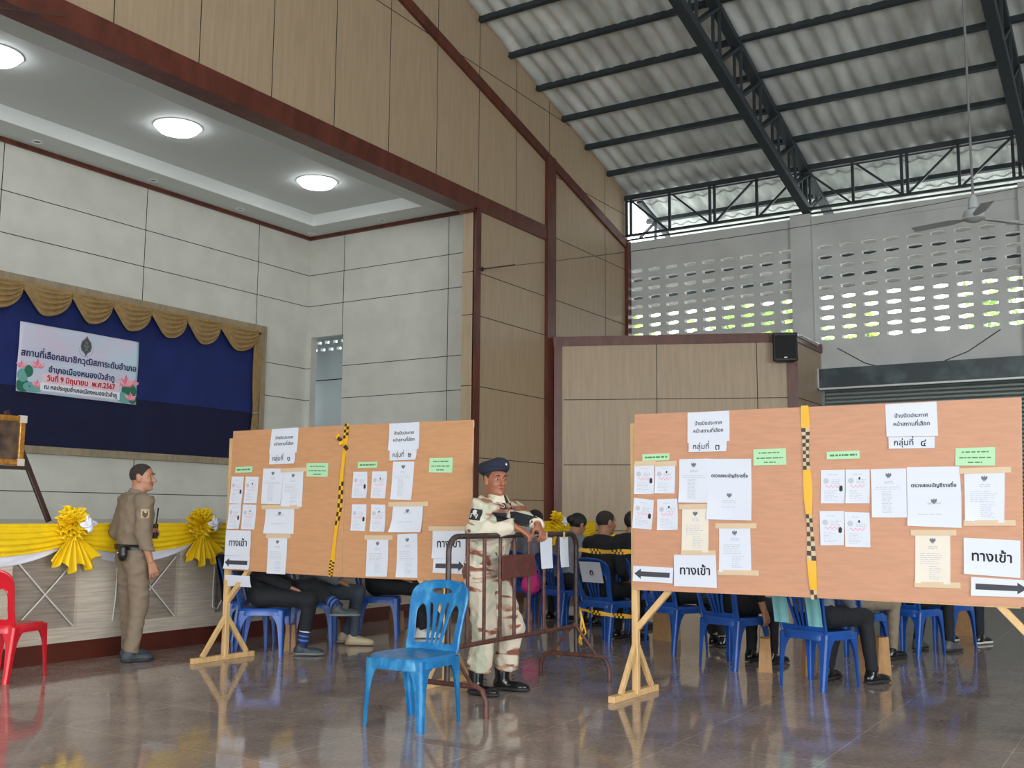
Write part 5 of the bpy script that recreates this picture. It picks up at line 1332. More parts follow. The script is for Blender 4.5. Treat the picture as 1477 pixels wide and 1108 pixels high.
# ------------------------------------------------------------------ figures: one continuous surface grown from blended limbs
class Field:
    def __init__(s, lo, hi, h):
        s.h = h; s.lo = np.array(lo, float) - 2 * h
        s.n = np.ceil((np.array(hi) - s.lo) / h).astype(int) + 3
        s.f = np.full(s.n, 1.0, np.float32)
        s.ax = [s.lo[i] + h * np.arange(s.n[i]) for i in range(3)]
    def blk(s, lo, hi):
        a = np.clip(np.floor((np.array(lo) - s.lo) / s.h).astype(int), 0, s.n); b = np.clip(np.ceil((np.array(hi) - s.lo) / s.h).astype(int) + 1, 0, s.n)
        sl = tuple(slice(x, y) for x, y in zip(a, b))
        return sl, s.ax[0][sl[0]][:, None, None], s.ax[1][sl[1]][None, :, None], s.ax[2][sl[2]][None, None, :]
    def put(s, sl, d, k, op):
        g = s.f[sl]
        if g.size == 0: return
        if op == 'sub':
            d = -d
            if k: h = np.clip(.5 - .5 * (d - g) / k, 0, 1); r = d * (1 - h) + g * h + k * h * (1 - h); s.f[sl] = np.maximum(r, np.maximum(d, g)) if False else r
            else: s.f[sl] = np.maximum(g, d)
        else:
            if k: h = np.clip(.5 + .5 * (g - d) / k, 0, 1); s.f[sl] = g * (1 - h) + d * h - k * h * (1 - h)
            else: s.f[sl] = np.minimum(g, d)
    def cap(s, a, b, ra, rb=None, k=.02, op='add', flat=False):
        a = np.array(a, float); b = np.array(b, float); rb = ra if rb is None else rb
        m = max(ra, rb) + k + 2 * s.h
        sl, X, Y, Z = s.blk(np.minimum(a, b) - m, np.maximum(a, b) + m)
        ba = b - a; L2 = max(ba @ ba, 1e-9)
        t0 = ((X - a[0]) * ba[0] + (Y - a[1]) * ba[1] + (Z - a[2]) * ba[2]) / L2
        t = np.clip(t0, 0, 1)
        d = np.sqrt((X - a[0] - t * ba[0]) ** 2 + (Y - a[1] - t * ba[1]) ** 2 + (Z - a[2] - t * ba[2]) ** 2) - (ra + (rb - ra) * t)
        if flat: d = np.maximum(d, (t0 - 1) * math.sqrt(L2))
        s.put(sl, d, k, op); return s
    def ell(s, c, r, k=.02, R=None, op='add'):
        c = np.array(c, float); r = np.array(r, float); m = r.max() + k + 2 * s.h
        sl, X, Y, Z = s.blk(c - m, c + m)
        X = X - c[0]; Y = Y - c[1]; Z = Z - c[2]
        if R is not None:
            R = np.array(R); X, Y, Z = (R[0, i] * X + R[1, i] * Y + R[2, i] * Z for i in range(3))
        k0 = np.sqrt((X / r[0]) ** 2 + (Y / r[1]) ** 2 + (Z / r[2]) ** 2); k1 = np.sqrt((X / r[0] ** 2) ** 2 + (Y / r[1] ** 2) ** 2 + (Z / r[2] ** 2) ** 2) + 1e-9
        s.put(sl, k0 * (k0 - 1) / k1, k, op); return s
    def cut(s, p, n):
        """keep the side of the plane through p that n points away from"""
        p = np.array(p, float); n = np.array(n, float); n /= np.linalg.norm(n)
        d = (s.ax[0][:, None, None] - p[0]) * n[0] + (s.ax[1][None, :, None] - p[1]) * n[1] + (s.ax[2][None, None, :] - p[2]) * n[2]
        s.f = np.maximum(s.f, d.astype(np.float32)); return s
    def wrinkle(s, amp, freq, seed):
        r = np.random.default_rng(seed); I = np.argwhere(np.abs(s.f) < .03 + amp)
        P = s.lo + s.h * I; q = np.zeros(len(I))
        W = P + .03 * np.sin(P[:, [1, 2, 0]] * freq * .6 + r.uniform(0, 6, 3))
        for _ in range(5):
            d = r.normal(size=3); d /= np.linalg.norm(d); d[2] *= 1.3
            q += np.abs(np.sin(W @ d * freq * r.uniform(.6, 1.3) + r.uniform(0, 6))) ** .7 - .6
        s.f[I[:, 0], I[:, 1], I[:, 2]] += amp * q / 2.2; return s
    def mesh(s, name, m):
        f = s.f; S = f < 0; nx, ny, nz = f.shape
        C = [(i, j, k) for i in (0, 1) for j in (0, 1) for k in (0, 1)]
        c = np.zeros((nx - 1, ny - 1, nz - 1), np.int8)
        for i, j, k in C: c += S[i:nx - 1 + i, j:ny - 1 + j, k:nz - 1 + k]
        A = np.argwhere((c > 0) & (c < 8)); idx = -np.ones(c.shape, np.int64); idx[A[:, 0], A[:, 1], A[:, 2]] = np.arange(len(A))
        v = [f[A[:, 0] + i, A[:, 1] + j, A[:, 2] + k] for i, j, k in C]
        P = np.zeros((len(A), 3)); n = np.zeros(len(A))
        for a in range(8):
            for b in range(a + 1, 8):
                if sum(abs(C[a][q] - C[b][q]) for q in range(3)) != 1: continue
                mk = (v[a] < 0) != (v[b] < 0); t = np.where(mk, v[a] / np.where(mk, v[a] - v[b], 1), 0)
                pos = np.array(C[a])[None] + (np.array(C[b]) - np.array(C[a]))[None] * t[:, None]
                P += pos * mk[:, None]; n += mk
        V = s.lo + s.h * (A + P / n[:, None])
        F = []
        for ax in range(3):
            o = [q for q in range(3) if q != ax]
            lo = [slice(1, -1)] * 3; hi = [slice(1, -1)] * 3; lo[ax] = slice(0, -1); hi[ax] = slice(1, None)
            m0 = S[tuple(lo)]; m1 = S[tuple(hi)]
            E = np.argwhere(m0 != m1)
            if not len(E): continue
            add = np.array([1, 1, 1]); add[ax] = 0; E = E + add
            sg = S[E[:, 0], E[:, 1], E[:, 2]]
            def cell(d1, d2):
                q = E.copy(); q[:, o[0]] += d1; q[:, o[1]] += d2; return idx[q[:, 0], q[:, 1], q[:, 2]]
            Q = np.stack([cell(-1, -1), cell(0, -1), cell(0, 0), cell(-1, 0)], 1)
            fl = sg if ax != 1 else ~sg
            Q[~fl] = Q[~fl][:, ::-1]
            F.append(Q)
        F = np.vstack(F)
        me = bpy.data.meshes.new(name)
        me.vertices.add(len(V)); me.vertices.foreach_set('co', V.astype(np.float32).ravel())
        me.loops.add(F.size); me.loops.foreach_set('vertex_index', F.astype(np.int32).ravel())
        me.polygons.add(len(F)); me.polygons.foreach_set('loop_start', np.arange(0, F.size, 4, dtype=np.int32))
        me.update(calc_edges=True); me.validate()
        me.polygons.foreach_set('use_smooth', [True] * len(F))
        me.materials.append(m)
        return me

def rotm(yaw=0., pitch=0., roll=0.):
    """columns: forward, left, up of a part that is turned (yaw left, pitch nose up, roll)"""
    cy, sy, cp, sp, cr, sr_ = math.cos(yaw), math.sin(yaw), math.cos(pitch), math.sin(pitch), math.cos(roll), math.sin(roll)
    Rz = np.array([[cy, -sy, 0], [sy, cy, 0], [0, 0, 1]]); Ry = np.array([[cp, 0, -sp], [0, 1, 0], [sp, 0, cp]]); Rx = np.array([[1, 0, 0], [0, cr, -sr_], [0, sr_, cr]])
    return Rz @ Ry @ Rx
V3 = lambda *a: np.array(a, float)
def unit(v): v = np.array(v, float); return v / np.linalg.norm(v)

def hand(F, w, d, n, side, curl=.5, s=1.0, spread=.12, k=.006):
    """palm, four fingers of different lengths and a thumb from the wrist w; d along the hand, n out of the back of the hand"""
    d = unit(d); n = unit(np.array(n, float) - d * (np.array(n, float) @ d)); x = np.cross(d, n) * side   # x points to the thumb side
    w = np.array(w, float)
    P = lambda a, b, c: w + s * (d * a + x * b + n * c)
    for b in (-.03, -.01, .01, .028): F.cap(P(.01, b * .55, 0), P(.085, b, 0), .0135 * s, .012 * s, .012)
    F.cap(P(.015, .02, -.004), P(.05, .036, -.01), .015 * s, .012 * s, .012)
    for b, L, e in ((-.033, .058, -.9), (-.0115, .072, -.3), (.0105, .078, .25), (.031, .07, .8)):
        p = P(.086, b, 0); a = curl * .55; seg = (L * .46, L * .3, L * .24); r = .0092
        for i, l in enumerate(seg):
            dirn = d * math.cos(a) - n * math.sin(a) + x * spread * e * math.cos(a); q = p + s * l * unit(dirn)
            F.cap(p, q, r * s, (r - .0009) * s, k if i else .008); p = q; r -= .0009; a += curl * .85
    p = P(.03, .034, -.008); a = .75
    for l, r in ((.036, .0115), (.03, .0098), (.022, .0088)):
        q = p + s * l * unit(d * math.cos(a) + x * math.sin(a) - n * (.3 + .4 * curl)); F.cap(p, q, r * s, (r - .001) * s, .008); p = q; a -= .3

def head_skin(F, c, R, s=1.0, k=.012, neck=None, sex='m', age=0.):
    """skull, jaw, nose, lips, ears and brows around the head centre c"""
    T = lambda x, y, z: c + R @ (s * V3(x, y, z))
    E = lambda p, r, kk=.012, op='add': F.ell(T(*p), s * np.array(r), kk, R, op)
    E((-.008, 0, .03), (.098, .077, .088)); E((.03, 0, -.03), (.062, .062, .085), .03); E((.045, 0, -.078), (.042, .044, .034), .03)
    E((.066, .03, -.025), (.026, .026, .022), .025); E((.066, -.03, -.025), (.026, .026, .022), .025)
    E((.078, 0, .038), (.018, .055, .014), .022)
    for y in (-.031, .031): E((.092, y, .012), (.02, .021, .012), .012, 'sub'); E((.0715, y, .0165), (.0155, .017, .0075), .004); E((.0715, y, -.001), (.015, .016, .0065), .004)
    F.cap(T(.088, 0, .014), T(.117, 0, -.021), .009 * s, .0145 * s, .007); E((.103, .014, -.027), (.012, .01, .009), .005); E((.103, -.014, -.027), (.012, .01, .009), .005)
    E((.09, 0, -.052), (.013, .026, .006), .006); E((.088, 0, -.064), (.013, .022, .007), .006); E((.097, 0, -.0575), (.01, .02, .0022), .003, 'sub')
    E((.083, 0, -.092), (.018, .02, .014), .016)
    for y in (-1, 1):
        E((-.004, y * .077, -.002), (.021, .009, .033), .006); E((.004, y * .084, .0), (.01, .006, .02), .004, 'sub')
        F.cap(T(-.01, y * .074, .02), T(.004, y * .076, -.03), .012 * s, .01 * s, .01)
    if neck is not None: F.cap(T(-.02, 0, -.05), neck, .056 * s, .062 * s, .03)

SKIN = {}
def skin(name, c): 
    SKIN[name] = mat('skin_' + name, c, .48, noise=.07, nscale=30, bump=.05, bscale=120); return SKIN[name]
M_SKD = skin('deep_tan', sr(158, 102, 78)); M_SKT = skin('tan', sr(176, 126, 98))
M_HAIR = mat('black_hair', (.012, .011, .011), .5, bump=.7, bscale=220, stretch=(1, 1, .2)); M_HAIRS = mat('cropped_black_hair', sr(52, 44, 41), .7, bump=.6, bscale=500)
M_EYE = mat('eye_white', sr(172, 160, 150), .3); M_IRIS = mat('dark_iris', (.014, .008, .006), .2)
M_BLACKC = mat('black_cotton', (.011, .012, .016), .85, noise=.2, nscale=9); M_DNAVY = mat('dark_navy_cotton', sr(26, 30, 44), .85, noise=.15, nscale=9)
M_GREYJ = mat('grey_jeans', sr(62, 72, 84), .85, noise=.22, nscale=7, bump=.2, bscale=260); M_KHAKI = mat('khaki_cotton', sr(138, 124, 106), .8, noise=.1, nscale=9)
M_GREYS = mat('grey_cotton', sr(124, 128, 138), .8, noise=.12, nscale=9); M_YELS = mat('yellow_cotton', sr(226, 188, 24), .8); M_SHOEK = mat('black_leather', (.01, .01, .012), .18); M_SHOEG = mat('grey_leather', sr(86, 86, 84), .5)
M_BEIGE = mat('beige_canvas', sr(190, 174, 146), .8); M_WSHOE = mat('white_leather', sr(206, 208, 206), .55, noise=.1, nscale=20); M_SOLE = mat('white_rubber', sr(214, 212, 204), .6); M_DSOLE = mat('dark_rubber', (.02, .02, .022), .6)

def eyes(t, c, R, s=1.0):
    T = lambda x, y, z: c + R @ (s * V3(x, y, z))
    for y in (-.031, .031):
        mb = MB(); mb.ball((0, 0, 0), .0122 * s, 14, 10); me = mb.mesh('eye', M_EYE, True, 180); o = link('eye', me, t); o.location = T(.0738, y, .008)
        mb = MB(); p = T(.0826, y + .001, .0075) - T(.0738, y, .008); mb.ball(tuple(p), .0064 * s, 10, 8); link('iris', mb.mesh('iris', M_IRIS, True, 180), o)
    mb = MB()
    for y in (-1, 1): mb.tube([T(.095, y * .014, .033), T(.1, y * .03, .04), T(.088, y * .05, .034)], [.0035 * s, .0048 * s, .002 * s], 6)
    mb.build('eyebrow', M_HAIRS, t, smooth=True)
    mb = MB(); mb.tube([T(.086, -.026, -.0585), T(.0975, -.012, -.0568), T(.1, 0, -.0572), T(.0975, .012, -.0568), T(.086, .026, -.0585)], [.001 * s, .0028 * s, .003 * s, .0028 * s, .001 * s], 6); mb.build('mouth', mat('dark_lip_line', sr(92, 50, 42), .5), t, smooth=True)

def shoe(t, ank, d, m, sole, kind='shoe', h=.007, name='shoe', s=1.0, up=(0, 0, 1)):
    """a shoe on the ankle joint, pointing along d; its sole is .075 under the ankle"""
    d = unit(d); u = unit(up); u = unit(u - d * (u @ d)); l = np.cross(u, d); R = np.stack([d, l, u], 1)
    T = lambda x, y, z: ank + R @ (s * V3(x, y, z))
    lo = ank - .3; hi = ank + .3
    F = Field(lo, hi, h)
    F.ell(T(-.03, 0, -.04), s * V3(.05, .036, .042), .03, R); F.cap(T(-.02, 0, -.04), T(.11, .004, -.052), .036 * s, .03 * s, .03); F.ell(T(.13, .006, -.052), s * V3(.062, .046, .028), .03, R)
    F.cap(T(-.012, 0, -.01), T(-.012, 0, .02 if kind != 'boot' else .15), .043 * s if kind != 'boot' else .05 * s, .042 * s if kind != 'boot' else .06 * s, .02, flat=True)
    F.cut(T(0, 0, -.067), -u)
    link(name, F.mesh(name, m), t)
    G = Field(lo, hi, h)
    G.ell(T(-.03, 0, -.068), s * V3(.058, .042, .02), .02, R); G.cap(T(-.02, 0, -.068), T(.12, .004, -.068), .04 * s, .046 * s, .02); G.ell(T(.13, .006, -.068), s * V3(.072, .05, .02), .03, R)
    G.cut(T(0, 0, -.056), u); G.cut(T(0, 0, -.078), -u)
    link('sole', G.mesh('sole', sole), t)
    if kind in ('sneaker', 'boot'):
        mb = MB()
        for i in range(5 if kind == 'sneaker' else 7):
            x = .035 + .016 * i if kind == 'sneaker' else .052 - .006 * i + (.03 if i < 3 else 0) - .012 * max(0, i - 2); z = (-.006 - .009 * i) if kind == 'sneaker' else (-.02 + .022 * i)
            mb.tube([T(x, -.024, z - .006), T(x + .004, 0, z + .004), T(x, .024, z - .006)], .0028 * s, 5)
        mb.build('laces', M_BLACKC if kind == 'boot' else (M_SOLE if m is not M_WSHOE else M_GREYS), t, smooth=True)

def figure(name_label, loc, head_deg, J, skinm, top, trousers, hair=None, hs=.012, cs=.012, headR=None, hands=(True, True), curl=(.5, .5), handdir=None, shoes=None, socks=None, hairkind='short', sleeve=1.0, wr=.006, leglen=1.0, detail_eyes=False, seed=0, hem=None, group=None, bulk=0.0, blouse=False):
    """J: joints in the figure's own frame (x ahead, y left): pelvis, chest, neck, head, sh/el/wr (R, L), hip/kn/an (R, L)"""
    t = thing('person', name_label, 'person', (*loc, 0), math.radians(head_deg), group)
    J = {k: (V3(*v) if not isinstance(v[0], (tuple, list)) else [V3(*q) for q in v]) for k, v in J.items()}
    R = headR if headR is not None else np.eye(3)
    allp = np.array([J['pelvis'], J['head'] + V3(0, 0, .13), *J['sh'], *J['el'], *J['wr'], *J['kn'], *J['an']])
    lo, hi = allp.min(0) - .22, allp.max(0) + .22; lo[2] = max(lo[2], -.02)
    tw = unit(J['neck'] - J['pelvis']); lf = unit(J['sh'][1] - J['sh'][0]); lf = unit(lf - tw * (lf @ tw)); fr = np.cross(lf, tw); TR = np.stack([fr, lf, tw], 1)
    def torso(F, e, k=.05):
        for a, r in ((.02, (.108, .158, .12)), (.3, (.112, .146, .16)), (.62, (.115, .162, .17)), (.84, (.09, .15, .1))):
            F.ell(J['pelvis'] + (J['neck'] - J['pelvis']) * a, np.array(r) + e, k, TR)
        for i in (0, 1): F.cap(J['neck'] - tw * .05, J['sh'][i], .055 + e, .052 + e, .04)
    def arms(F, e, k=.025, stop=1.0):
        for i in (0, 1):
            F.cap(J['sh'][i], J['el'][i], .053 + e, .043 + e * 1.1, k)
            if stop > .55: F.cap(J['el'][i], J['el'][i] + (J['wr'][i] - J['el'][i]) * min(1, stop), .042 + e * 1.1, .031 + e * 1.2, .02, flat=stop < 1.01)
    def legs(F, e, k=.03, stop=1.0):
        for i in (0, 1):
            hp = J['pelvis'] + lf * (.09 if i else -.09) - tw * .02
            F.cap(hp, J['kn'][i], .088 + e, .06 + e, .04); F.cap(J['kn'][i], J['kn'][i] + (J['an'][i] - J['kn'][i]) * stop, .057 + e, (.038 if stop > .9 else .046) + e * 1.3, k, flat=True)
    # skin: the whole body
    F = Field(lo, hi, hs)
    torso(F, -.012); arms(F, -.004); legs(F, -.012)
    head_skin(F, J['head'], R, 1.0, neck=J['neck'])
    for i in (0, 1):
        if hands[i]:
            hd_ = (handdir or {}).get(i); fore = unit(J['wr'][i] - J['el'][i])
            d, n = hd_ if hd_ else (fore, V3(0, -1 if i == 0 else 1, 0) if abs(fore[2]) > .6 else V3(0, 0, 1))
            hand(F, J['wr'][i], d, n, -1 if i == 0 else 1, curl[i])
        F.cap(J['an'][i] - V3(0, 0, .01), J['an'][i] + V3(.02, 0, -.03), .027, .02, .02)
    link('body', F.mesh('body', skinm), t)
    # clothes follow the same limbs a little further out
    G = Field(lo, hi, cs); legs(G, (.006 if leglen >= .9 else .012) + bulk * .7, stop=leglen)
    if blouse:
        for i in (0, 1): G.ell(J['an'][i] + unit(J['kn'][i] - J['an'][i]) * .15, (.075, .072, .075), .05)
    G.ell(J['pelvis'], np.array((.118, .165, .13)) + bulk * .6, .05, TR); G.cut(J['pelvis'] + tw * .16, tw)
    if wr: G.wrinkle(wr, 34, seed)
    link('trousers', G.mesh('trousers', trousers), t)
    G = Field(lo, hi, cs); torso(G, .012 + bulk); arms(G, .012 + bulk * .45, stop=sleeve); G.cap(J['neck'] - tw * .07, J['neck'] - tw * .005, .075, .068, .03, flat=True)
    G.cut(J['pelvis'] - tw * (.08 if hem is None else hem), -tw)
    G.cut(J['neck'] - tw * .0 + fr * .02, unit(tw + fr * .25))
    if wr: G.wrinkle(wr, 30, seed + 1)
    link('shirt', G.mesh('shirt', top), t)
    if shoes:
        for i in (0, 1):
            kw = dict(shoes); dd = kw.pop('dirs', None); uu = kw.pop('ups', None)
            shoe(t, J['an'][i], dd[i] if dd else V3(1, -.12 if i == 0 else .12, 0), up=(uu[i] if uu else (0, 0, 1)), **kw)
    if hair:
        c = J['head']; H = Field(c - .22 if hairkind != 'long' else c - V3(.25, .22, .45), c + .22, .006)
        T = lambda x, y, z: c + R @ V3(x, y, z)
        e = .0045 if hairkind == 'crop' else .016
        H.ell(T(-.01, 0, .032), (.098 + e, .077 + e, .088 + e), .01, R)
        if hairkind == 'long':
            for y in (-.06, -.03, 0, .03, .06): H.cap(T(-.07, y, .0), T(-.1, y * 1.1, -.26), .045, .03, .03)
            for y in (-.08, .08): H.cap(T(-.01, y, .02), T(-.03, y, -.16), .022, .016, .02)
        elif hairkind == 'bun': H.ell(T(-.12, 0, .02), (.05, .05, .05), .01)
        H.ell(T(.085, 0, -.035), (.075, .09, .105) if hairkind != 'crop' else (.085, .1, .122), .012, R, 'sub')     # the face stays free
        for y in (-1, 1): H.ell(T(.0, y * .085, -.012), (.03, .022, .036), .008, R, 'sub')
        if hairkind not in ('long',): H.cut(T(-.05, 0, -.055 if hairkind != 'crop' else -.03), R @ unit(V3(.25, 0, -1)))
        H.wrinkle(.004 if hairkind != 'crop' else .0012, 130, seed + 2)
        link('hair', H.mesh('hair', hair), t)
    if detail_eyes: eyes(t, J['head'], R)
    return t, J, TR

def sitting(lean=0., kn=((.40, -.11), (.40, .11)), an=((.38, -.11), (.38, .11)), hz=.0, arms='lap', turn=0.0):
    ps = V3(-.03, 0, .545); ca, sa = math.cos(lean), math.sin(lean)
    U = lambda x, y, z: ps + V3(x * ca + z * sa, y, z * ca - x * sa)
    J = dict(pelvis=ps, neck=U(0, 0, .50), head=U(.035, 0, .635), sh=[U(0, -.175, .43), U(0, .175, .43)], kn=[(a, b, .49) for a, b in kn], an=[(a, b, .085) for a, b in an])
    J['el'] = [U(.02, -.235, .17), U(.02, .235, .17)]
    J['wr'] = {'lap': [V3(.24, -.13, .6), V3(.24, .13, .6)], 'down': [U(.1, -.26, -.06), V3(.24, .13, .6)], 'face': [V3(.24, -.13, .6), U(.17, .1, .5)]}[arms]
    if arms == 'face': J['el'][1] = U(.2, .2, .26)
    return J
# ------------------------------------------------------------------ the guard at the barrier, in desert camouflage
def camo():
    m = bpy.data.materials.new('desert_camouflage'); m.use_nodes = True; nt = m.node_tree; b = nt.nodes['Principled BSDF']; L = nt.links.new
    tc = nt.nodes.new('ShaderNodeTexCoord'); base = (*sr(208, 198, 178), 1); prev = None
    for k, (sc, lo, c, st) in enumerate(((6, .54, sr(182, 184, 162), (1, 1, .6)), (4.6, .56, sr(176, 134, 110), (.8, .8, 2.6)), (4.6, .592, sr(128, 80, 64), (.8, .8, 2.6)), (7, .69, sr(110, 76, 62), (1, 1, 1.6)))):
        mp = nt.nodes.new('ShaderNodeMapping'); mp.inputs['Scale'].default_value = st; mp.inputs['Location'].default_value = ((0, 3.7, 3.7, 9)[k], (0, 1.3, 1.3, 4)[k], (0, 2.1, 2.1, 5)[k]); L(tc.outputs['Object'], mp.inputs[0])
        nz = nt.nodes.new('ShaderNodeTexNoise'); nz.inputs['Scale'].default_value = sc; nz.inputs['Detail'].default_value = 2.5; nz.inputs['Distortion'].default_value = .6; L(mp.outputs[0], nz.inputs['Vector'])
        cr = nt.nodes.new('ShaderNodeValToRGB'); cr.color_ramp.elements[0].position = lo; cr.color_ramp.elements[1].position = lo + .025; L(nz.outputs['Fac'], cr.inputs[0])
        mx = nt.nodes.new('ShaderNodeMix'); mx.data_type = 'RGBA'; L(cr.outputs[0], mx.inputs['Factor'])
        if prev is None: mx.inputs['A'].default_value = base
        else: L(prev, mx.inputs['A'])
        mx.inputs['B'].default_value = (*c, 1); prev = mx.outputs['Result']
    L(prev, b.inputs['Base Color']); b.inputs['Roughness'].default_value = .85
    return m
M_CAMO = camo()
gR = rotm(-.5, -.06, .0)
GJ = dict(pelvis=(-.02, 0, .86), neck=(.05, -.0, 1.36), head=(.06, -.01, 1.5),
          sh=[(.07, -.185, 1.315), (.07, .185, 1.315)], el=[(.06, -.275, 1.135), (.2, .3, 1.15)], wr=[(.33, -.15, 1.17), (.36, .085, 1.19)],
          kn=[(.04, -.1, .46), (.14, .1, .45)], an=[(-.0, -.13, .085), (.06, .12, .085)])
GL = (6.40, 4.20)
gt, GJn, gTR = figure('guard in desert camouflage and dark blue beret leaning on the brown barrier', GL, -90, GJ, M_SKD, M_CAMO, M_CAMO, hair=M_HAIRS, hairkind='crop', hs=.0056, cs=.0075, headR=gR, curl=(.75, .85), handdir={0: (V3(.75, .45, -.5), V3(.35, -.1, .9)), 1: (V3(.6, -.2, -.78), V3(.75, .1, .6))}, sleeve=.93, wr=.015, leglen=.8, detail_eyes=True, seed=3, hem=.16, bulk=.022, blouse=True)
for i, d in ((0, V3(.97, -.2, 0)), (1, V3(.95, .2, 0))):
    shoe(gt, GJn['an'][i], d, M_SHOEK, M_DSOLE, kind='boot', name='boot', h=.006)
def on_guard(): 
    c = GJn['head']; T = lambda x, y, z: c + gR @ V3(x, y, z)
    M_BER = mat('dark_blue_felt', sr(34, 38, 56), .9, noise=.1, nscale=40)
    B = Field(c - .2, c + .26, .005)
    Rb = gR @ rotm(0, .24, -.12)
    B.ell(T(-.004, 0, .09), (.108, .09, .05), .012, Rb); B.ell(T(.045, .012, .122), (.05, .062, .042), .045, Rb); B.ell(T(-.06, -.035, .08), (.068, .078, .05), .05, Rb)
    B.ell(T(-.004, 0, .062), (.106, .087, .02), .012, gR @ rotm(0, .2, 0))
    B.ell(T(-.006, 0, .02), (.088, .07, .05), .0, gR, 'sub'); B.wrinkle(.003, 40, 5)
    o = link('beret', B.mesh('beret', M_BER), gt)
    mb = MB(); mb.ball(tuple(T(.1, .03, .118)), (.009, .011, .014), 10, 7); link('cap_badge', mb.mesh('cap_badge', mat('silver_badge', sr(200, 200, 196), .3, metal=.8), True, 180), o)
    # collar, chest panels, name tape, arm patch, front placket
    M_PAT = mat('black_patch', (.013, .014, .018), .8); M_PW = mat('pale_embroidery', sr(196, 194, 186), .8)
    nk = GJn['neck']; tw = gTR[:, 2]; fr = gTR[:, 0]; lf = gTR[:, 1]
    for s in (-1, 1):
        mb = MB()
        def fn(u, v, s=s):
            a = math.radians(165 - 150 * u)       # round the neck from the nape to the throat
            r = .068 + .034 * v; p = nk + fr * (r * math.cos(math.radians(180) - a) * 1.0 + .012) + lf * (s * r * math.sin(a) * 1.02) + tw * (.045 - .055 * v - .035 * u * (.4 + v))
            return tuple(p)
        mb.sheet(fn, 14, 5, tuple(fr * .002 + tw * .003)); mb.build('collar', M_CAMO, gt, smooth=True)
        # collar badge
        p = nk + fr * .098 + lf * (s * .062) - tw * .03
        mb = MB(); u_ = unit(lf * s * .75 - fr * .45); v_ = unit(tw - fr * .55)
        mb.add([tuple(p + u_ * a * .03 + v_ * b * .024 + fr * .012) for a, b in ((-1, -1), (1, -1), (1, 1), (-1, 1))] + [tuple(p + u_ * a * .03 + v_ * b * .024) for a, b in ((-1, -1), (1, -1), (1, 1), (-1, 1))], [(0, 1, 2, 3), (7, 6, 5, 4), (0, 4, 5, 1), (1, 5, 6, 2), (2, 6, 7, 3), (3, 7, 4, 0)])
        q = [tuple(p + fr * .014 + u_ * (.014 * math.cos(a)) + v_ * (.013 * math.sin(a))) for a in [i * math.pi / 8 for i in range(17)]]; mb.tube(q, .0022, 5, 1, False)
        mb.build('collar_badge', [M_PAT, M_PW], gt)
    from mathutils.bvhtree import BVHTree
    shirt = [o for o in gt.children if o.name.startswith('shirt')][0]
    bv = BVHTree.FromPolygons([v.co for v in shirt.data.vertices], [tuple(p.vertices) for p in shirt.data.polygons])
    def decal(name, o3, dr, ex, ey, w, h, mats, extra=None, nu=10, nv=6, lift=.004):
        """a cloth patch laid on the shirt: shot from o3 along dr, w along ex and h along ey"""
        dr = unit(dr); ex = unit(ex); ey = unit(ey)
        def hit(a, b, l):
            p = Vector(o3 + ex * a + ey * b); q, n, i, d = bv.ray_cast(p, Vector(dr))
            if q is None: q = p + Vector(dr) * .3; 
            return tuple(Vector(q) - Vector(dr) * l)
        mb = MB(); mb.sheet(lambda u, v: hit((u - .5) * w, (v - .5) * h, lift), nu, nv, tuple(dr * .004))
        if extra: extra(mb, lambda a, b, l=lift + .0022: hit(a, b, l))
        return mb.build(name, mats, gt, smooth=True)
    ch = GJn['neck']
    for s in (-1, 1):
        o3 = ch + fr * .4 + lf * (s * (.095 if s < 0 else .072)) - tw * (.115 if s < 0 else .105)
        decal('chest_panel', o3, -fr, lf, tw, .125 if s < 0 else .085, .075, [M_PAT])
        def tape(mb, H, s=s):
            for i in range(7): mb.add([H(-.045 + .0125 * i, -.006), H(-.037 + .0125 * i, -.006), H(-.037 + .0125 * i, .006), H(-.045 + .0125 * i, .006)], [(0, 1, 2, 3)], 1)
        if s < 0: decal('name_tape', o3 - tw * .06, -fr, lf, tw, .12, .03, [M_CAMO, M_PAT], tape, lift=.006)
        decal('pocket_flap', o3 - tw * .1, -fr, lf, tw, .125, .055, [M_CAMO], lift=.005)
        # shoulder strap edges
    decal('placket', ch + fr * .4 - tw * .23, -fr, lf, tw, .03, .3, [M_CAMO], lift=.005)
    sd = -lf; a0 = GJn['sh'][0] * .5 + GJn['el'][0] * .5 + tw * .03
    ax = unit(GJn['sh'][0] - GJn['el'][0])
    def pat(mb, H):
        mb.add([H(-.026, -.03), H(.022, -.03), H(.026, .0), (H(.012, .012)), H(.012, .03), H(-.004, .036), H(-.02, .026), H(-.014, .008), H(-.03, .004)], [tuple(range(9))], 1)
        for i in range(3): mb.add([H(-.02, -.026 + .01 * i, .0072), H(.02, -.026 + .01 * i, .0072), H(.02, -.022 + .01 * i, .0072), H(-.02, -.022 + .01 * i, .0072)], [(0, 1, 2, 3)], 0)
    decal('arm_patch', a0 + sd * .3, -sd, fr, ax, .085, .085, [M_PAT, M_PW], pat, lift=.004)
    # blue folded paper in the far chest pocket
    decal('pocket_card', ch + fr * .4 + lf * .07 - tw * .19, -fr, lf, tw, .045, .06, [mat('pale_blue_card', sr(166, 180, 200), .6)], lift=.012)
    for i in (0, 1):   # cuffs
        w = GJn['el'][i] + (GJn['wr'][i] - GJn['el'][i]) * .86; e = GJn['el'][i] + (GJn['wr'][i] - GJn['el'][i]) * .95
        Fc = Field(np.minimum(w, e) - .1, np.maximum(w, e) + .1, .006); Fc.cap(w, e, .05, .048, .01, flat=True); Fc.cut(w, -unit(e - w)); Fc.wrinkle(.004, 60, i); link('cuff', Fc.mesh('cuff', M_CAMO), gt)
on_guard()

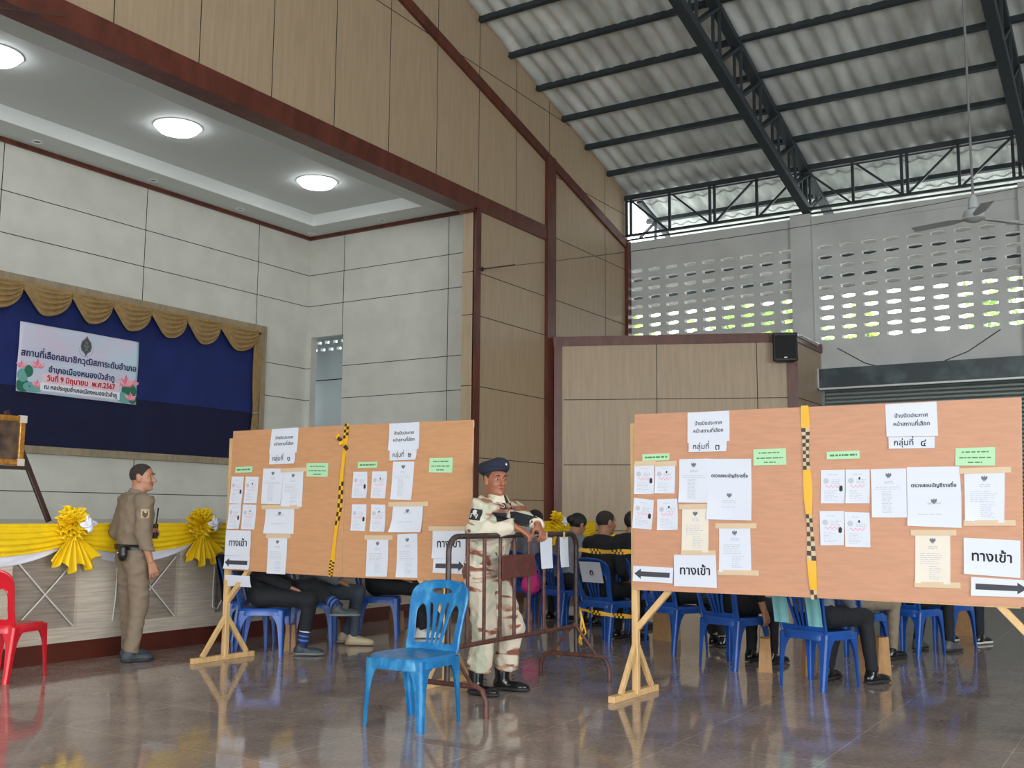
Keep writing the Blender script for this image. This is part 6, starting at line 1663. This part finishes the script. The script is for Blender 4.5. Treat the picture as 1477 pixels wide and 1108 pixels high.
# ------------------------------------------------------------------ the man in khaki uniform by the stage, seen from behind
M_UNI = mat('drab_uniform_cloth', sr(128, 112, 94), .8, noise=.06, nscale=12, bump=.15, bscale=300)
PJ = dict(pelvis=(0, 0, .90), neck=(.01, 0, 1.40), head=(.045, 0, 1.55), sh=[(0, -.19, 1.345), (0, .19, 1.345)], el=[(-.03, -.25, 1.07), (-.05, .27, 1.08)], wr=[(.05, -.26, .83), (.17, .2, 1.06)],
          kn=[(.03, -.11, .48), (.03, .12, .48)], an=[(-.03, -.13, .085), (.06, .13, .085)])
pR = rotm(-.75, -.04, 0)
pt_, PJn, pTR = figure('man in drab khaki uniform seen from behind beside the draped stage front', (6.0, 7.6), -16, PJ, M_SKT, M_UNI, M_UNI, hair=M_HAIRS, hairkind='crop', hs=.0065, cs=.008, headR=pR, curl=(.55, .9), handdir={1: (V3(.9, -.3, .3), V3(0, .6, .8))}, sleeve=.97, wr=.01, leglen=1.03, detail_eyes=True, seed=11, hem=-.03, bulk=.018, shoes=dict(m=mat('slate_suede', sr(62, 70, 76), .7), sole=M_DSOLE, h=.007))
def on_police():
    tw, fr, lf = pTR[:, 2], pTR[:, 0], pTR[:, 1]; pv = PJn['pelvis']
    mb = MB(); ring = [pv + tw * .055 + fr * (.148 * math.cos(a)) + lf * (.196 * math.sin(a)) for a in [i * math.pi / 20 for i in range(40)]]
    def fn(u, v): q = ring[int(round(u * 40)) % 40]; return tuple(q + tw * (v - .5) * .045)
    mb.sheet(fn, 40, 1, (0, 0, .0005)); o = mb.build('belt', mat('black_belt', (.012, .012, .012), .4), pt_, smooth=True); so = o.modifiers.new('thick', 'SOLIDIFY'); so.thickness = .006
    Fh = Field(V3(-.3, -.3, .75), V3(.1, 0, 1.1), .006); b = pv - lf * .14 - fr * .15 + tw * .0
    Fh.ell(b, (.038, .055, .065), .01, pTR); Fh.ell(b + tw * .05 - fr * .005, (.03, .05, .03), .02, pTR); link('holster', Fh.mesh('holster', mat('black_holster', (.013, .014, .016), .35)), pt_)
    mb = MB(); mb.ball(tuple(b - fr * .04 + tw * .01), .007); link('snap', mb.mesh('snap', M_ALU, True, 180), pt_)
    mb = MB(); q = PJn['wr'][1] + V3(.09, -.02, .03); mb.box((q[0] - .018, q[1] - .03, q[2] - .07), (q[0] + .018, q[1] + .03, q[2] + .06)); mb.tube([q + V3(0, -.02, .05), q + V3(.01, -.03, .2)], .006, 6)
    r = thing('walkie_talkie', 'small black radio with a stub aerial in the hand of the man in khaki', 'radio', (6.0, 7.6, 0), math.radians(-16)); mb.build('radio_body', M_SHOEK, r)
    # collar and arm badge
    nk = PJn['neck']; mb = MB()
    def fn(u, v):
        a = u * 2 * math.pi; rr = .07 + .022 * v; return tuple(nk + fr * (rr * math.cos(a) + .005) + lf * (rr * math.sin(a)) + tw * (.035 - .05 * v - .02 * math.cos(a)))
    mb.sheet(fn, 28, 4, (0, 0, .003)); mb.build('collar', M_UNI, pt_, smooth=True)
    from mathutils.bvhtree import BVHTree
    sh = [o for o in pt_.children if o.name.startswith('shirt')][0]; bv = BVHTree.FromPolygons([v.co for v in sh.data.vertices], [tuple(p.vertices) for p in sh.data.polygons])
    a0 = PJn['sh'][0] * .62 + PJn['el'][0] * .38; dr = unit(lf + fr * .25)
    def hit(a, b, l): q, n, i, d = bv.ray_cast(Vector(a0 - dr * .3 + fr * a + tw * b), Vector(dr)); return tuple((q if q else Vector(a0)) - Vector(dr) * l)
    mb = MB(); mb.sheet(lambda u, v: hit((u - .5) * .07, (v - .5) * .075, .003), 8, 8, tuple(dr * .003)); 
    def rect(x0, x1, y0, y1, mi, l): mb.add([hit(x0, y0, l), hit(x1, y0, l), hit(x1, y1, l), hit(x0, y1, l)], [(0, 1, 2, 3)], mi)
    rect(-.024, .02, -.02, .022, 1, .006); rect(-.016, .012, -.032, -.022, 2, .006)
    mb.build('arm_badge', [mat('pale_gold_patch', sr(176, 160, 122), .7), mat('brown_patch', sr(88, 62, 46), .7), M_DNAVY], pt_, smooth=True)
on_police()

# ------------------------------------------------------------------ seated people
S = sitting
def seat(lab, x, y, hd, J, sk, top, tr, **k):
    return figure(lab, (x, y), hd, J, sk, top, tr, seed=int(x * 31 + y * 17) % 997, group='people seated on blue plastic chairs', **k)
# behind the left board
J = S(kn=((.42, -.1), (.45, .09)), an=((.36, -.08), (.72, -.06))); J['kn'][1] = (.42, .02, .6); J['an'][1] = (.68, -.16, .43)
pp1, j1, _ = seat('person in black trousers sitting cross-legged in blue striped socks and grey shoes', 6.93, 6.95, -55, J, M_SKT, M_BLACKC, M_BLACKC, hair=M_HAIR, leglen=.68, shoes=dict(m=mat('slate_grey_shoe', sr(62, 68, 74), .5), sole=mat('grey_sole', sr(112, 120, 124), .6), h=.008, dirs=(V3(1, -.1, 0), V3(.92, -.2, .02)), ups=((0, 0, 1), (.05, .0, 1))), hs=.009)
M_SB = mat('navy_sock', sr(30, 44, 92), .8); M_SW = mat('white_sock_stripe', sr(220, 222, 226), .8); M_SL = mat('blue_sock_stripe', sr(78, 122, 196), .8)
for i in (0, 1):
    mb = MB(); a = j1['an'][i]; b = j1['kn'][i]; d = unit(b - a)
    for s0, s1, mi in ((-.01, .045, 0), (.045, .06, 2), (.06, .085, 0), (.085, .097, 2), (.097, .125, 0), (.125, .14, 1)):
        mb.tube([a + d * s0, a + d * s1], [.045 + s0 * .06, .045 + s1 * .06], 16, mi)
    mb.build('sock', [M_SB, M_SW, M_SL], pp1, smooth=True)
seat('person in grey jeans and beige canvas shoes with a hand resting on the knee', 7.72, 7.08, -55, S(kn=((.42, -.1), (.42, .1)), an=((.40, -.08), (.30, .1))), M_SKT, M_GREYS, M_GREYJ, hair=M_HAIR, leglen=1.0, shoes=dict(m=M_BEIGE, sole=mat('tan_sole', sr(168, 150, 120), .7), kind='sneaker', h=.008), hs=.008, curl=(.4, .5))
seat('person in black trousers and white sneakers seated behind the empty blue chair', 8.55, 6.95, -55, S(an=((.45, -.1), (.36, .12))), M_SKT, M_DNAVY, M_BLACKC, hair=M_HAIR, leglen=1.0, shoes=dict(m=M_WSHOE, sole=M_SOLE, kind='sneaker', h=.008))
# beyond the barrier
seat('man in a black shirt seated with his back to us beyond the barrier', 9.45, 4.84, -12, S(lean=.08), M_SKT, M_BLACKC, M_BLACKC, hair=M_HAIRS, hairkind='crop', sleeve=.7, shoes=dict(m=M_SHOEK, sole=M_DSOLE, h=.009), headR=rotm(-.25, -.1, 0), hs=.009)
seat('person resting a hand on the face just right of the man in black', 10.5, 5.05, -15, S(arms='face', lean=.12), M_SKT, M_DNAVY, M_BLACKC, hair=M_HAIR, sleeve=.5, shoes=dict(m=M_SHOEK, sole=M_DSOLE, h=.01), hs=.009)
seat('woman with dark tied hair and grey top behind the papers on the barrier', 10.5, 5.85, -20, S(lean=.3), M_SKT, M_GREYS, M_BLACKC, hair=M_HAIR, hairkind='bun', sleeve=.5, shoes=dict(m=M_SHOEK, sole=M_DSOLE, h=.01), headR=rotm(0, -.35, 0))
seat('person in grey shirt partly hidden behind the forearms of the guard', 10.7, 6.4, -20, S(lean=.05), M_SKT, M_GREYS, M_BLACKC, hair=M_HAIR, sleeve=.5, shoes=dict(m=M_SHOEK, sole=M_DSOLE, h=.01))
seat('person in a yellow shirt just left of the head of the man in black', 11.4, 5.86, -20, S(lean=.15), M_SKT, M_YELS, M_DNAVY, hair=M_HAIR, sleeve=.5, shoes=dict(m=M_SHOEK, sole=M_DSOLE, h=.01))
# behind the right board
seat('person in black with feet stretched out, just right of the wooden stand', 9.3, 4.0, -20, S(kn=((.42, -.1), (.44, .1)), an=((.55, -.12), (.62, .06))), M_SKT, M_DNAVY, M_BLACKC, hair=M_HAIR, shoes=dict(m=M_SHOEK, sole=M_DSOLE, h=.009), leglen=.9)
seat('person in black on the chair behind the left end of the right board', 8.62, 3.18, -18, S(arms='down'), M_SKT, M_BLACKC, M_BLACKC, hair=M_HAIR, shoes=dict(m=M_SHOEK, sole=M_DSOLE, h=.009), hs=.008, sleeve=.7)
seat('person in black trousers and shiny shoes on the chair with turquoise cloths', 8.02, 2.3, -18, S(kn=((.42, -.14), (.42, .1)), an=((.40, -.2), (.3, .12))), M_SKT, M_GREYS, M_BLACKC, hair=M_HAIR, shoes=dict(m=M_SHOEK, sole=M_DSOLE, h=.008), leglen=1.0)
seat('person in khaki trousers sitting behind the right notice board', 9.55, 2.42, -18, S(kn=((.42, -.14), (.42, .1)), an=((.36, -.15), (.3, .12))), M_SKT, M_DNAVY, M_KHAKI, hair=M_HAIR, shoes=dict(m=M_SHOEK, sole=M_DSOLE, h=.01), leglen=1.0)
seat('person in dark trousers and grey shoes behind the right notice board', 10.35, 2.1, -18, S(kn=((.42, -.14), (.42, .1)), an=((.42, -.14), (.32, .12))), M_SKT, M_BLACKC, M_BLACKC, hair=M_HAIR, shoes=dict(m=M_SHOEG, sole=M_DSOLE, h=.01), leglen=1.0)
seat('person in black trousers and white soled sneakers farthest right', 11.15, 1.95, -18, S(kn=((.42, -.14), (.42, .1)), an=((.42, -.14), (.32, .12))), M_SKT, M_BLACKC, M_DNAVY, hair=M_HAIR, shoes=dict(m=M_SHOEK, sole=M_SOLE, kind='sneaker', h=.01), leglen=1.0)
# ------------------------------------------------------------------ trees beyond the pierced wall
def tree(label, x, y, h, r, seed, tone):
    g = np.random.default_rng(seed)
    t = thing('leafy_tree', label, 'tree', (x, y, -.05), group='trees beyond the pierced wall')
    mb = MB(); mb.tube([(0, 0, 0), (.1, .05, h * .4), (-.05, .1, h * .75)], [.16, .12, .06], 8)
    for k in range(5):
        a = g.uniform(0, 6.28); mb.tube([(0, .05, h * .5), (r * .6 * math.cos(a), r * .6 * math.sin(a), h * (.7 + .05 * k))], [.06, .02], 6)
    mb.build('trunk', mat('tree_bark', sr(92, 78, 62), .9), t, smooth=True)
    n = 1000; mb = MB()
    c = g.normal(size=(9, 3)) * np.array((r * .45, r * .45, h * .11)) + np.array((0, 0, h * .78))
    for i in range(n):
        p = c[g.integers(9)] + g.normal(size=3) * np.array((r * .26, r * .26, h * .07)); a = g.normal(size=3); a /= np.linalg.norm(a); b = np.cross(a, g.normal(size=3)); b /= np.linalg.norm(b); s = g.uniform(.07, .14)
        mb.add([p - a * s * 1.6, p + b * s * .6, p + a * s * 1.6, p - b * s * .6], [(0, 1, 2, 3)])
    m = mat('leaves_%d' % tone, [sr(150, 190, 96), sr(190, 214, 120)][tone], .6, noise=.25, nscale=2)
    m.node_tree.nodes['Principled BSDF'].inputs['Transmission Weight'].default_value = 0
    tag(mb.build('leaves', m, t, fix=False), kind='stuff')
for a in (('pale green tree behind the blocks at the corner post', 30, 14.8, 9.0, 1.5, 1, 1), ('darker green tree behind the blocks right of the corner', 36, 13.2, 9.4, 1.5, 2, 0), ('green tree behind the blocks just left of the white pillar', 32, 10.1, 8.6, 1.2, 3, 0), ('yellow green tree behind the blocks just right of the white pillar', 37, 9.0, 8.8, 1.1, 4, 1), ('green tree far behind the blocks under the ceiling fan', 40, 4.6, 9.6, 2.0, 5, 0)):
    tree(*a)
# pink bag on the chair side beyond the barrier bars
t = thing('pink_bag', 'bright pink cloth bag hanging low beyond the barrier plate', 'bag', (10.35, 6.2, 0), .4)
F_ = Field(V3(-.2, -.2, .3), V3(.2, .2, .8), .01); F_.ell(V3(0, 0, .5), (.07, .1, .13), .03); F_.ell(V3(0, .01, .44), (.08, .11, .08), .05); F_.wrinkle(.008, 45, 3); link('pouch', F_.mesh('pouch', mat('bright_pink_cloth', sr(226, 60, 140), .7)), t)
mb = MB(); mb.tube([(0, -.05, .6), (.0, -.03, .72), (0, .03, .72), (0, .05, .6)], .008, 6); mb.build('handle', mat('bright_pink_cloth', sr(226, 60, 140), .7), t, smooth=True)
